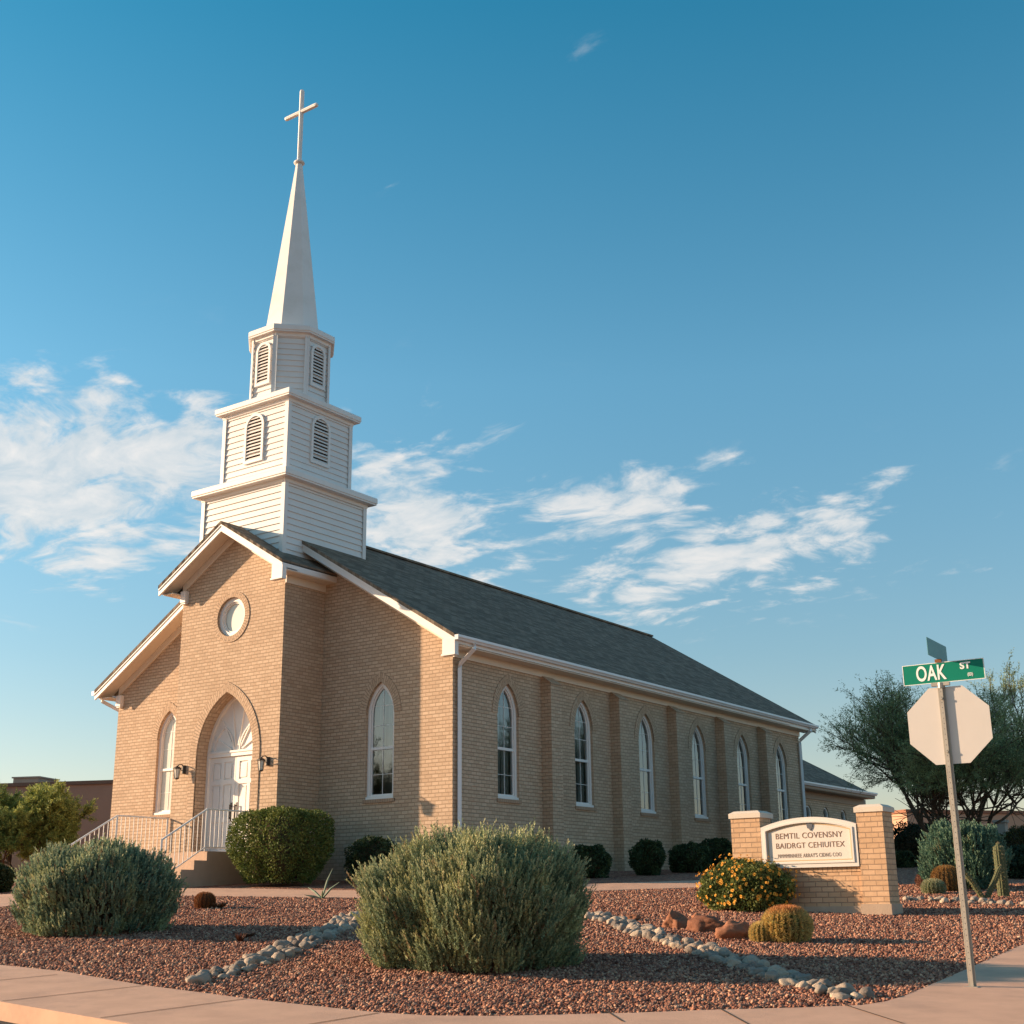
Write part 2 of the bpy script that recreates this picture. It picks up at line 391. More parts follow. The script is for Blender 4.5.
# outer kerb line: straight along both streets with a round corner
def isect(p, u, q, w):
    A = np.array([[u[0], -w[0]], [u[1], -w[1]]]); t = np.linalg.solve(A, q - p); return p + u * t[0]
pl = IN[1] + nl * wl; pr_ = IN[-2] + nr * wr; X0 = isect(pl, dl, pr_, dr)
OUT = [IN[0] + nl * wl]
for k in range(13):
    t = k / 12; a = X0 + dl * 3.2; b = X0 + dr * 3.2; OUT.append((1 - t) ** 2 * a + 2 * t * (1 - t) * X0 + t * t * b)
OUT.append(IN[-1] + nr * wr)
path_px_hi = [(-40, 898), (14, 894.5), (90, 890.5), (180, 889), (250, 889.5), (330, 891), (380, 891.5), (500, 888), (600, 884.5), (690, 881.5), (760, 878)]
path_px_lo = [(-40, 912), (0, 908), (40, 903), (90, 899.5), (180, 896.5), (250, 897.5), (330, 898.5), (380, 899), (500, 896), (600, 891.5), (690, 888.5), (760, 885)]
PATH = [at(*p)[:2] for p in path_px_hi] + [at(*p)[:2] for p in path_px_lo[::-1]]

def inside(P, poly):
    x, y = P[:, 0], P[:, 1]; c = np.zeros(len(P), bool); n = len(poly)
    for i in range(n):
        x0, y0 = poly[i]; x1, y1 = poly[(i + 1) % n]
        k = ((y0 > y) != (y1 > y)) & (x < (x1 - x0) * (y - y0) / (y1 - y0 + 1e-12) + x0); c ^= k
    return c
WALKPOLY = [tuple(p) for p in IN] + [tuple(p) for p in OUT[::-1]]

def ground():
    ds = np.concatenate([np.arange(-10, 3, 1.), np.arange(3, 24, .3), np.arange(24, 60, 1.), np.array([60, 80, 120, 200, 400, 900])])
    ls = np.concatenate([[-900, -400, -150, -70, -40, -25], np.arange(-15, 15.01, .3), [20, 30, 45, 80, 160, 400, 900]])
    L, D = np.meshgrid(ls, ds); X, Y = ld(L, D); Z = gz(X, Y)
    P = np.stack([X.ravel(), Y.ravel()], 1)
    # everything on the street side of the kerb's middle line drops below the road
    mid = [tuple((np.array(a))) for a in ([p for p in IN])]
    front = [tuple(IN[0] + nl * wl * .5)] + [tuple(p * .35 + X0 * .65) if False else tuple(p) for p in [IN[k] + (nl if k < 6 else (nr if k > 14 else (nl + nr) / np.linalg.norm(nl + nr))) * .6 for k in range(1, len(IN) - 1)]] + [tuple(IN[-1] + nr * wr * .5)]
    big = front + [tuple(IN[-1] + nr * 600), tuple(np.array(X0) + (nl + nr) * 900), tuple(IN[0] + nl * 600)]
    ins = inside(P, big); Z = Z.ravel() - np.where(ins, .30, 0)
    V = np.stack([X.ravel(), Y.ravel(), Z], 1); nr_, nc = L.shape
    i = np.arange(nr_ - 1)[:, None] * nc + np.arange(nc - 1)[None]; i = i.ravel()
    F = np.stack([i, i + 1, i + nc + 1, i + nc], 1)
    tag(npmesh('ground', V, F, GRAVEL, smooth=True), kind='structure')
ground()

def strip_slab(name, poly, top, thick, m_, joints=()):
    """slab that follows the ground, cut into fine cells"""
    import bmesh
    bm = bmesh.new(); lo = [Vector((a, b, 0)) for a, b in poly]
    vs = [bm.verts.new(v) for v in lo]
    for t in tessellate_polygon([lo]):
        try: bm.faces.new([vs[k] for k in t])
        except ValueError: pass
    for a in range(4):
        bmesh.ops.subdivide_edges(bm, edges=[e for e in bm.edges if e.calc_length() > 1.2], cuts=1, use_grid_fill=False)
        bmesh.ops.triangulate(bm, faces=[f for f in bm.faces if len(f.verts) > 3])
    bmesh.ops.recalc_face_normals(bm, faces=bm.faces)
    if sum(f.normal.z for f in bm.faces) < 0: bmesh.ops.reverse_faces(bm, faces=bm.faces)
    be = [e for e in bm.edges if e.is_boundary]
    r = bmesh.ops.extrude_edge_only(bm, edges=be); low = {g for g in r['geom'] if isinstance(g, bmesh.types.BMVert)}
    for v in bm.verts: v.co.z = float(gz(v.co.x, v.co.y)) + (top - thick if v in low else top)
    bmesh.ops.recalc_face_normals(bm, faces=bm.faces)
    me = bpy.data.meshes.new(name); bm.to_mesh(me); bm.free(); me.materials.append(m_)
    if joints:
        me.materials.append(JOINT)
    o = bpy.data.objects.new(name, me); COL.objects.link(o); return o
sw = strip_slab('sidewalk', WALKPOLY, .012, .17, WALK); tag(sw, kind='structure')
tag(strip_slab('path', [tuple(p) for p in PATH], .02, .1, WALK), kind='structure')
jb = MB()
for (a, b) in (((0, 981.7), (59, 975.8)), ((0, 1003), (145, 987)), ((98, 1020), (249, 1000)), ((323, 1024), (380, 1014.5)), ((610, 1015), (624, 1024)), ((721, 1011), (752, 1028)), ((849, 1008), (905, 1026))):
    b_ = a; p, q = at(*a), at(*b); u = (q - p)[:2]; u /= np.linalg.norm(u); w = np.array([-u[1], u[0]]) * .009
    q = q - np.append(u * .02, 0); p = p - np.append(u * (.5 if b_[0] not in (0, 98) else (.4 if b_[1] < 990 else -.02)), 0)
    n = 6; pts = [p + (q - p) * t / n for t in range(n + 1)]
    for s_, e_ in zip(pts, pts[1:]):
        jb.face([(x, y, float(gz(x, y)) + .016) for x, y in (s_[:2] - w, s_[:2] + w, e_[:2] + w, e_[:2] - w)])
tag(jb.build('sidewalk_joint', JOINT), kind='structure')
far = [tuple(OUT[0] + nl * 9), *[tuple(p + (nl + nr) / np.linalg.norm(nl + nr) * 9) for p in OUT[1:-1]], tuple(OUT[-1] + nr * 9)]
road = strip_slab('road', [tuple(p - (nl + nr) * .0) for p in OUT] + far[::-1], -.14, .02, ASPH); tag(road, kind='structure')

def gravel_stones():
    pts = []; 
    for d0, d1, sp, sz in ((9.5, 13, .036, .0190), (13, 17, .040, .0205), (17, 22, .046, .021), (22, 28, .055, .023)):
        w = d1 * .42; n = int((d1 - d0) * 2 * w / sp ** 2)
        d = rng.uniform(d0, d1, n); l = rng.uniform(-w, w, n); k = np.abs(l) < d * .42 ; d, l = d[k], l[k]
        pts.append(np.stack([l, d, np.full(len(d), sz)], 1))
    A = np.concatenate(pts); X, Y = ld(A[:, 0], A[:, 1]); P = np.stack([X, Y], 1)
    k = ~inside(P, WALKPOLY) & ~inside(P, [tuple(p) for p in PATH])
    front = [tuple(IN[0])] + [tuple(p) for p in IN[1:]] + [tuple(IN[-1] - nr * 80 + dr * 40), tuple(IN[0] - nl * 80 + dl * 40)]
    k &= inside(P, front)
    # a few strays on the pavement edge
    A, P = A[k], P[k]; n = len(A); print('pebbles', n)
    base = np.array([(1, 0, 0), (0, 1, 0), (-1, 0, 0), (0, -1, 0), (0, 0, 1), (0, 0, -1)], float)
    V = base[None] + rng.normal(0, .22, (n, 6, 3)); V *= (A[:, 2] * rng.uniform(.7, 1.35, n))[:, None, None]
    V *= rng.uniform(.7, 1.25, (n, 1, 3)) * np.array([1, 1, .75])
    th = rng.uniform(0, 6.28, n); c, s = np.cos(th), np.sin(th)
    x = V[..., 0] * c[:, None] - V[..., 1] * s[:, None]; y = V[..., 0] * s[:, None] + V[..., 1] * c[:, None]
    V = np.stack([x + P[:, :1], y + P[:, 1:], V[..., 2] + (gz(P[:, 0], P[:, 1]) + A[:, 2] * .35)[:, None]], 2)
    f = np.array([(0, 1, 4), (1, 2, 4), (2, 3, 4), (3, 0, 4), (1, 0, 5), (2, 1, 5), (3, 2, 5), (0, 3, 5)])
    F = (np.arange(n)[:, None, None] * 6 + f[None]).reshape(-1, 3)
    tag(npmesh('gravel', V.reshape(-1, 3), F, PEB), 'reddish brown crushed gravel covering the planting bed', 'gravel', kind='stuff')
gravel_stones()

# ------------------------------------------------------------------ church
HW = 6.0; L = 19.55; EZ = 5.42; RZ = 9.39; SL = (RZ - EZ) / 6.45; OH = .45; WT = .3
church = empty('church', (0, 0, 0))
tag(church, 'tan brick church with a white louvered steeple, cross and dark shingle roof', 'church')
BZ = -.6
def gothic(cx, a, h, zs, zb=None, off=0, n=10, full=True):
    """pointed arch outline, springing at zs, half width a, rise h; off grows it"""
    r = (a * a + h * h) / (2 * a); ro = r + off; hh = math.sqrt(max(ro * ro - (r - a) ** 2, 0)); pts = []
    t1 = math.atan2(hh, r - a)                                   # right arc centre (cx-(r-a), zs)
    right = [(cx - (r - a) + ro * math.cos(t1 * k / n), zs + ro * math.sin(t1 * k / n)) for k in range(n + 1)]
    left = [(2 * cx - x, z) for x, z in right[:-1]][::-1]
    arc = right + left
    if zb is None: return arc
    e = a + off
    return [(cx - e, zb - (off if full else 0)), (cx + e, zb - (off if full else 0))] + arc
mF = lambda u, v, w: (u, w, v)                 # facade plane y = 0, depth inward +y
mS = lambda u, v, w: (-w, u, v)                # side plane x = 0, depth inward -x
PY = -1.412
mP = lambda u, v, w: (u, PY + w, v)
WW = .44; WH = .76; WZS = 3.95; WZB = 1.94
sideY = [2.18, 5.58, 8.88, 12.03, 15.04, 17.93]
# front wall (gabled outline)
fx = [-2.2, -9.8]
mb = MB()
def zr(x): return EZ + (x * 0 + (OH - x)) * SL if x > -6 else EZ + (x + 12 + OH) * SL
outer = [(-12, BZ), (0, BZ), (0, zr(0) - .22), (-6, RZ - .22), (-12, zr(0) - .22)]
mb.wall(outer, [gothic(x, WW, WH, WZS, WZB)[::-1] for x in fx], mF, WT)
mb.build('front_wall', BRICK, church, fix=True)
mb = MB()
mb.wall([(WT, BZ), (L, BZ), (L, 5.2), (WT, 5.2)], [gothic(y, WW, WH, WZS, WZB)[::-1] for y in sideY], mS, WT)
o = mb.build('side_wall', BRICK, church, fix=True)
mb = MB(); mb.box((-12, WT, BZ), (-12 + WT, L, 5.2)); mb.build('side_wall', BRICK, church)
mb = MB(); mb.prism([(-12 + WT, L - WT, BZ), (-WT, L - WT, BZ), (-WT, L - WT, zr(-WT) - .22), (-6, L - WT, RZ - .25), (-12 + WT, L - WT, zr(-WT) - .22)], (0, WT, 0)); mb.build('rear_wall', BRICK, church)
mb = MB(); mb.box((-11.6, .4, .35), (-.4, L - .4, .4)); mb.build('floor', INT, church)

# window: one built, the rest copied
def make_window(curtain_mat, zc=1.95, name='window', frosted=False):
    """local frame: u across (x), z up, y inward; sits in its opening, origin on the wall face at the sill centre line"""
    id_ = lambda u, v, w: (u, w, v)
    f = MB(); O = gothic(0, WW, WH, WZS, WZB); I1 = gothic(0, WW, WH, WZS, WZB, off=-.085); 
    f.sweep_ring(I1, O, id_, .07, .19)
    I2 = gothic(0, WW, WH, WZS, WZB, off=-.12); f.sweep_ring(I2, I1, id_, .105, .18)
    f.box((-WW + .05, .09, 3.10), (WW - .05, .17, 3.165))                       # meeting rail
    f.box((-WW, .02, WZB - .0), (WW, .12, WZB + .06))                            # wooden stool
    f.box((-.006, .122, WZB + .1), (.006, .142, WZS + WH - .14))
    for z in (2.52, 3.68, 4.15): f.box((-WW + .1, .123, z - .006), (WW - .1, .141, z + .006))
    w_ = f.build(name, WHITE, None, fix=True)
    g = MB(); I3 = gothic(0, WW, WH, WZS, WZB, off=-.10)
    g.sheet(I3, [], id_, .132); g.build('pane', FROST if frosted else GLASS, w_)
    c = MB(); n = 26
    for sgn in (-1, 1):
        for k in range(n):
            def cp(k): 
                t = k / n; return (sgn * (.44 - t * .41), .26 + .018 * math.sin(k * 1.9 + sgn) + .01 * math.sin(k * .7))
            (x0, y0), (x1, y1) = cp(k), cp(k + 1); c.face([(x0, y0, zc), (x1, y1, zc), (x1, y1, 4.7), (x0, y0, 4.7)])
    c.build('curtain', curtain_mat, w_)
    s = MB(); s.box((-WW - .05, -.035, WZB - .085), (WW + .05, .1, WZB - .003)); s.build('sill', SILL, w_)
    h = MB(); A = gothic(0, WW, WH, WZS, off=.0); B = gothic(0, WW, WH, WZS, off=.22); h.sweep_ring(A, B, id_, -.014, .02, closed=False, uvrad=True); h.build('arch_trim', BRICKD, w_, fix=False)
    return w_
wins = []
w0 = make_window(CURT); w0.parent = church; w0.location = (sideY[0], 0, 0)
w0.rotation_euler = (0, 0, R(90)); w0.location = (0, sideY[0], 0)
for y in sideY[1:]:
    w = dup(w0, church); w.location = (0, y, 0)
w = make_window(mat('valance_cloth', (.34, .34, .31), .9, .1, var=.15, vscale=6), zc=3.0); w.parent = church; w.location = (fx[0], 0, 0)
w = make_window(CURT, frosted=True); w.parent = church; w.location = (fx[1], 0, 0); w['label'] = 'pale frosted pointed window left of the entrance'
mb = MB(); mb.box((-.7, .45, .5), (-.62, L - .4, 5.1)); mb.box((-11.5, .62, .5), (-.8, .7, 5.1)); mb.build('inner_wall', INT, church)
# buttresses
for y0 in (3.62, 6.95, 10.15, 13.2, 16.2):
    mb = MB(); w = .47; d = .3
    prof = [(0, BZ), (d, BZ), (d, 4.86), (.10, 5.06), (0, 5.06)]
    mb.prism([(x, y0, z) for x, z in prof], (0, w, 0)); b = mb.build('buttress', BRICK, church)
    mb = MB(); mb.prism([(d + .02, y0 - .02, 4.86), (d + .02, y0 - .02, 4.90), (.0, y0 - .02, 5.12), (0, y0 - .02, 5.08)], (0, w + .04, 0)); mb.build('cap', BRICKD, b)

# main roof
def roof_slabs(x0, xr, x1, ze, zrr, y0, y1, t=.09, name='roof', parent=church):
    mb = MB()
    mb.prism([(x1, y0, ze), (xr, y0, zrr), (x0, y0, ze), (x0, y0, ze - t), (xr, y0, zrr - t), (x1, y0, ze - t)], (0, y1 - y0, 0))
    return mb.build(name, ROOF, parent, uvmode='roof')
YF, YR = -.505, 20.05
rf = roof_slabs(-12 - OH, -6, OH, EZ + .06, RZ + .06, YF - .03, YR + .03)
mb = MB(); mb.box((-6.12, YF - .02, RZ + .03), (-5.88, YR, RZ + .09)); mb.build('ridge_cap', ROOF, rf, uvmode='roof')
def rake(xa, za, xb, zb, y, h=.22, t=.05, parent=church, name='rake_board', mt=None, drop=.0):
    mb = MB(); mb.prism([(xa, y, za - drop), (xb, y, zb - drop), (xb, y, zb - h - drop), (xa, y, za - h - drop)], (0, t, 0)); return mb.build(name, mt or WHITE, parent)
def eave_work(xe, xr, ze, zrr, y, ywall, side, xw):
    """rake board, soffit under the overhang and frieze against the wall, for one slope; side=+1 right"""
    s = (zrr - ze) / abs(xr - xe)
    rake(xe, ze - .02, xr, zrr - .02, y, .20)
    mb = MB(); mb.prism([(xe, y - .02, ze - .02), (xr, y - .02, zrr - .02), (xr, y - .02, zrr - .08), (xe, y - .02, ze - .08)], (0, .03, 0)); mb.build('rake_moulding', WHITE, church)
    mb = MB(); mb.prism([(xe, y + .05, ze - .13), (xr, y + .05, zrr - .13), (xr, y + .05, zrr - .155), (xe, y + .05, ze - .155)], (0, ywall - y - .05, 0)); mb.build('soffit', CREAM, church)
    x2 = xw; z2 = ze + s * abs(x2 - xe)
    mb = MB(); mb.prism([(x2, ywall - .045, z2 - .16), (xr, ywall - .045, zrr - .16), (xr, ywall - .045, zrr - .37), (x2, ywall - .045, z2 - .37)], (0, .043, 0)); mb.build('frieze', CREAM, church)
def corner_block(sgn, xe, xw, yf, yw, z):
    mb = MB()
    if sgn > 0:
        mb.box((xe - .36, yf - .008, z - .38), (xe + .004, yf + .13, z - .03)); mb.box((xe - .38, yf - .028, z - .425), (xe + .02, yf + .12, z - .383))
    else:
        mb.box((xw + .004, yw - .12, z - .40), (xw + .20, yw - .003, z - .10)); mb.box((xw + .03, yw - .10, z - .44), (xw + .18, yw - .003, z - .403))
    mb.build('cornice_return', WHITE, church)
for sgn, xe, xw in ((1, OH, 0.0), (-1, -12 - OH, -12.0)):
    eave_work(xe, -6, EZ, RZ, YF, 0, sgn, xw)
    # boxed cornice return
    corner_block(sgn, xe, xw, YF, 0, EZ)
rake(OH, EZ - .02, -6, RZ - .02, YR - .05, .22); rake(-12 - OH, EZ - .02, -6, RZ - .02, YR - .05, .22)
# eaves on the right side: fascia, gutter, soffit, frieze
mb = MB(); mb.box((OH - .03, YF + .051, EZ - .16), (OH - .005, YR - .06, EZ - .01)); mb.build('fascia', WHITE, church)
def gutter(x, y0, y1, z, parent, flip=1):
    mb = MB(); pr = [(0, 0), (.10, .0), (.125, .05), (.125, .085), (.13, .11), (.115, .11), (.105, .02), (.0, .02)]
    pr = [(0, .0), (.07, .0), (.09, .035), (.12, .06), (.12, .115), (.105, .115), (.105, .07), (.07, .02), (0, .02)]
    mb.prism([(x + flip * a, y0, z + b) for a, b in pr], (0, y1 - y0, 0)); 
    mb.box((x, y0 - .004, z), (x + flip * .115, y0, z + .11))
    return mb.build('gutter', GUT, parent)
gutter(OH, YF - .02, YR, EZ - .085, church)
gutter(-12 - OH, YF - .02, YR, EZ - .085, church, -1)
mb = MB(); mb.box((.002, YF + .135, EZ - .19), (OH - .035, YR - .06, EZ - .165)); mb.build('soffit', CREAM, church); mb = MB(); mb.box((-12 - OH + .035, YF + .135, EZ - .19), (-12.002, YR - .06, EZ - .165)); mb.build('soffit', CREAM, church)
mb = MB(); mb.box((.002, .0, EZ - .36), (.045, L, EZ - .192)); mb.box((.002, .0, EZ - .21), (.075, L, EZ - .193)); mb.build('frieze', CREAM, church)
def downspout(y, z0, label=None):
    mb = MB(); s = .045
    def seg(a, b):
        a, b = np.array(a, float), np.array(b, float); mb.tube([a, b], .052, 4)
    pts = [(OH + .06, y, EZ - .08), (OH + .06, y, EZ - .20), (.10, y, EZ - .50), (.075, y, EZ - .62), (.075, y, z0)]
    mb.tube(pts, .062, 4)
    return mb.build('downspout', GUT, church)
downspout(.16, -.1); downspout(L - .12, .25)
mb = MB(); mb.tube([(-12.5, -.2, EZ - .1), (-12.5, -.2, EZ - .22), (-12.12, .12, EZ - .48), (-12.08, .22, EZ - .6), (-12.08, .22, 0)], .05, 4); mb.build('downspout', GUT, church)

# projecting entrance bay
PW = 1.86; PXE = 2.26; PE = 7.57; PR = 8.936; PS = (PR - PE) / PXE
mb = MB()
door_hole = gothic(-6, 1.0, 1.52, 3.15, .74, n=14); circ = [(-6 + .50 * math.cos(2 * math.pi * k / 32), 6.58 + .50 * math.sin(2 * math.pi * k / 32)) for k in range(32)]
zp = lambda x: PR - abs(x + 6) * PS - .18
mb.wall([(-6 - PW, BZ), (-6 + PW, BZ), (-6 + PW, zp(-6 + PW)), (-6, zp(-6)), (-6 - PW, zp(-6 - PW))], [door_hole[::-1], circ[::-1]], mP, .42)
mb.build('entrance_wall', BRICK, church, fix=True)
for sx in (-1, 1):
    mb = MB(); a, b = sorted((-6 + sx * PW, -6 + sx * (PW - .3))); mb.box((a, PY + .42, BZ), (b, -.002, zp(-6 + PW))); mb.build('entrance_side_wall', BRICK, church)
# door ring and round window ring
mb = MB(); A = gothic(-6, 1.0, 1.52, 3.15, .74, n=14, full=False); B = gothic(-6, 1.0, 1.52, 3.15, .74, off=.24, n=14, full=False)
mb.sweep_ring(A[1:] + A[:1], B[1:] + B[:1], mP, -.022, .02, closed=False, uvrad=True); mb.build('arch_trim', BRICKD, church)
mb = MB(); c2 = [(-6 + .66 * math.cos(2 * math.pi * k / 32), 6.58 + .66 * math.sin(2 * math.pi * k / 32)) for k in range(32)]
mb.sweep_ring(circ, c2, mP, -.018, .02, uvrad=True); mb.build('round_trim', BRICKD, church)
def circle(r): return [(-6 + r * math.cos(2 * math.pi * k / 40), 6.58 + r * math.sin(2 * math.pi * k / 40)) for k in range(40)]
mb = MB(); mb.sweep_ring(circle(.40), circle(.50), mP, .06, .2); mb.sweep_ring(circle(.36), circle(.42), mP, .1, .19); rw = mb.build('round_window', WHITE, church, fix=True)
mb = MB(); mb.sheet(circle(.37), [], mP, .14); mb.build('pane', FROST, rw)
# doorway
DY = .40
ef = MB(); ef.sweep_ring(gothic(-6, 1.0, 1.52, 3.15, .74, off=-.07, n=14, full=False), gothic(-6, 1.0, 1.52, 3.15, .74, n=14, full=False), mP, DY - .06, DY + .06)
ent = ef.build('entrance_door', WHITE, church, fix=True)
mb = MB(); mb.box((-6.94, PY + DY - .05, 3.13), (-5.06, PY + DY + .03, 3.25)); mb.box((-6.9, PY + DY - .07, 3.22), (-5.1, PY + DY + .03, 3.27)); mb.build('transom', WHITE, ent)
tp = MB(); tp.sheet(gothic(-6, 1.0, 1.52, 3.15, off=-.05, n=14), [], mP, DY + .02)
R0 = gothic(-6, 1.0, 1.52, 3.15, off=-.09, n=14)
for k in range(4, len(R0) - 4, 4):                                          # carved fan ribs
    x, z = R0[k]; x0, z0 = -6 + (x + 6) * .22, 3.27 + (z - 3.27) * .1
    dx, dz = x - x0, z - z0; l = math.hypot(dx, dz); nx, nz = -dz / l * .016, dx / l * .016
    tp.prism([mP(x0 + nx, z0 + nz, DY - .012), mP(x + nx, z + nz, DY - .012), mP(x - nx, z - nz, DY - .012), mP(x0 - nx, z0 - nz, DY - .012)], (0, .034, 0))
for sx in (-1, 1):
    tp.sweep_ring(gothic(-6 + sx * .45, .36, .62, 3.27, off=-.03, n=8), gothic(-6 + sx * .45, .36, .62, 3.27, n=8), mP, DY - .02, DY + .02, closed=False)
tp.build('tympanum', WHITE, ent)
for sx in (-1, 1):
    lf = MB(); xa, xb = (-6 + sx * .006, -6 + sx * .93); a, b = min(xa, xb), max(xa, xb); y0 = PY + DY
    st = .115; rows = [(0.80, 1.55), (1.66, 2.45), (2.56, 3.0)]; zb, zt = .75, 3.125
    xs = [a, a + st, (a + b) / 2 - .05, (a + b) / 2 + .05, b - st, b]
    for i in (0, 2, 4): lf.box((xs[i], y0, zb), (xs[i + 1], y0 + .05, zt))
    for i in (1, 3):
        zz = [zb, rows[0][0] + .08, rows[0][1], rows[1][0], rows[1][1], rows[2][0], rows[2][1], zt]
        for k in (0, 2, 4, 6): lf.box((xs[i], y0, zz[k]), (xs[i + 1], y0 + .05, zz[k + 1]))
        for k in (1, 3, 5):
            lf.box((xs[i], y0 + .028, zz[k]), (xs[i + 1], y0 + .046, zz[k + 1]))
            lf.box((xs[i] + .045, y0 + .008, zz[k] + .045), (xs[i + 1] - .045, y0 + .029, zz[k + 1] - .045))
    d = lf.build('door_leaf', WHITE, ent)
    h = MB(); h.tube([(-6 + sx * .09, y0 - .06, 1.60), (-6 + sx * .09, y0 - .06, 1.95)], .014, 8); h.tube([(-6 + sx * .09, y0 - .06, 1.63), (-6 + sx * .09, y0, 1.63)], .012, 6); h.tube([(-6 + sx * .09, y0 - .06, 1.92), (-6 + sx * .09, y0, 1.92)], .012, 6)
    h.box((-6 + sx * .09 - .03, y0 - .008, 1.55), (-6 + sx * .09 + .03, y0, 2.0)); h.build('door_handle', DARK, ent)
# bay roof
PYF = PY - .505
roof2 = roof_slabs(-6 - PXE, -6, -6 + PXE, PE + .05, PR + .05, PYF - .03, 1.0, t=.08)
for sgn, xe, xw in ((1, -6 + PXE, -6 + PW), (-1, -6 - PXE, -6 - PW)):
    eave_work(xe, -6, PE, PR, PYF, PY, sgn, xw)
    corner_block(sgn, xe, xw, PYF, PY, PE)
    xo = xe - sgn * .03
    mb = MB(); a, b = sorted((xo, xe)); mb.box((a, PYF + .052, PE - .17), (b, .3, PE - .005)); mb.build('fascia', WHITE, church)
    mb = MB(); a, b = sorted((xo, -6 + sgn * (PW + .002))); mb.box((a, PYF + .14, PE - .19), (b, -.003, PE - .165)); mb.build('soffit', CREAM, church)
    mb = MB(); a, b = sorted((-6 + sgn * (PW + .002), -6 + sgn * (PW + .045))); mb.box((a, PY, PE - .38), (b, -.003, PE - .192)); mb.build('frieze', CREAM, church)

# steeple
TX, TY = -6.0, .298
def sided(mb, c, z0, z1, h, n, rot, course=.166):
    k = int(round((z1 - z0) / course)); st = (z1 - z0) / k
    for i in range(k):
        a = z0 + i * st; mb.frustum(c, [(a, h), (a, h + .030), (a + st, h + .002)], n, rot, cap=False)
    mb.frustum(c, [(z0, h), (z1, h)], n, rot)
def corner_boards(mb, c, z0, z1, h, w=.10, t=.03):
    for sx in (-1, 1):
        for sy in (-1, 1):
            x, y = c[0] + sx * h, c[1] + sy * h
            a, b = sorted((x + sx * t, x - sx * w)); mb.box((a, min(y, y + sy * t), z0), (b, max(y, y + sy * t), z1))
            a, b = sorted((y - sy * .0005, y - sy * w)); mb.box((min(x, x + sx * t), a, z0), (max(x, x + sx * t), b, z1))
def cornice(mb, c, z, h, n, rot, out=.2, ht=.2):
    mb.frustum(c, [(z - .12, h + .004), (z - .10, h + .045), (z - .02, h + .055), (z, h + out * .55), (z + .0, h + out - .02), (z + .03, h + out - .02), (z + .05, h + out), (z + ht - .03, h + out), (z + ht, h + out - .01), (z + ht + .06, h * .7)], n, rot)
c = (TX, TY)
mb = MB(); sided(mb, c, 7.0, 10.03, 1.50, 4, math.pi / 4); corner_boards(mb, c, 7.0, 9.95, 1.53, t=.024); s1 = mb.build('steeple_base', SIDING, church)
mb = MB(); cornice(mb, c, 10.03, 1.52, 4, math.pi / 4, .24, .2); mb.build('cornice', WHITE, church)
mb = MB(); sided(mb, c, 10.25, 12.40, 1.19, 4, math.pi / 4, .166); corner_boards(mb, c, 10.2, 12.33, 1.22, t=.024); s2 = mb.build('belfry', SIDING, church)
mb = MB(); cornice(mb, c, 12.40, 1.21, 4, math.pi / 4, .20, .19); mb.build('cornice', WHITE, church)
OR = math.pi / 8
mb = MB(); sided(mb, c, 12.62, 14.58, .99, 8, OR, .166)
for i in range(8):
    a = OR + 2 * math.pi * i / 8; r = 1.012 / math.cos(OR); p = np.array([TX + r * math.cos(a), TY + r * math.sin(a)])
    for sg in (-1, 1):
        an = a + sg * OR; tdir = np.array([math.sin(an), -math.cos(an)]) * sg; nn_ = np.array([math.cos(an), math.sin(an)])
        q = p + tdir * .075
        mb.prism([(p[0], p[1], 12.6), (q[0], q[1], 12.6), (*(q + nn_ * .02), 12.6), (*(p + nn_ * .02), 12.6)], (0, 0, 1.93))
s3 = mb.build('lantern_stage', SIDING, church)
mb = MB(); cornice(mb, c, 14.55, 1.01, 8, OR, .17, .2); mb.build('cornice', WHITE, church)
mb = MB(); mb.frustum(c, [(14.7, .755), (20.45, .085)], 8, OR); mb.build('spire', WHITE, church)
mb = MB(); mb.frustum(c, [(20.4, .12), (20.43, .155), (20.47, .155), (20.5, .13), (20.52, .10)], 16, 0); mb.build('spire_collar', WHITE, church)
def rounded_bar(mb, a, b, r):
    a, b = np.array(a, float), np.array(b, float); t = (b - a) / np.linalg.norm(b - a)
    mb.tube([a, a + t * r * .25, a + t * r, b - t * r, b - t * r * .25, b], [r * .5, r * .85, r, r, r * .85, r * .5], 8)
mb = MB(); rounded_bar(mb, (TX, TY, 20.5), (TX, TY, 22.93), .068); rounded_bar(mb, (TX - .66, TY, 22.17), (TX + .66, TY, 22.17), .066); mb.build('cross', WHITE, church)
def louver(u0, z0, w, h, plane, parent):
    """arched louver: frame, angled slats and the dark space behind"""
    a = w / 2
    def out(e): 
        r = a + e; zs = z0 + h - a
        return [(u0 - r, z0 - e), (u0 + r, z0 - e)] + [(u0 + r * math.cos(math.pi * k / 12), zs + r * math.sin(math.pi * k / 12)) for k in range(13)]
    f = MB(); f.sweep_ring(out(-.045), out(.03), plane, -.075, .0); n = int(h / .098)
    for k in range(n):
        z = z0 + .05 + k * (h - .08) / n; top = z + .05; zs = z0 + h - a
        hw = a - .04 if top < zs else math.sqrt(max(.0, (a - .04) ** 2 - (top - zs) ** 2))
        if hw < .04: continue
        f.prism([plane(u0 - hw, z, -.066), plane(u0 - hw, z + .012, -.070), plane(u0 - hw, z + .066, -.028), plane(u0 - hw, z + .054, -.024)], tuple(np.array(plane(u0 + hw, z, 0)) - np.array(plane(u0 - hw, z, 0))))
    o = f.build('louver', WHITE, parent, fix=True)
    b = MB(); b.sheet(out(-.03), [], plane, -.024); b.build('louver_backing', LOUVBACK, o)
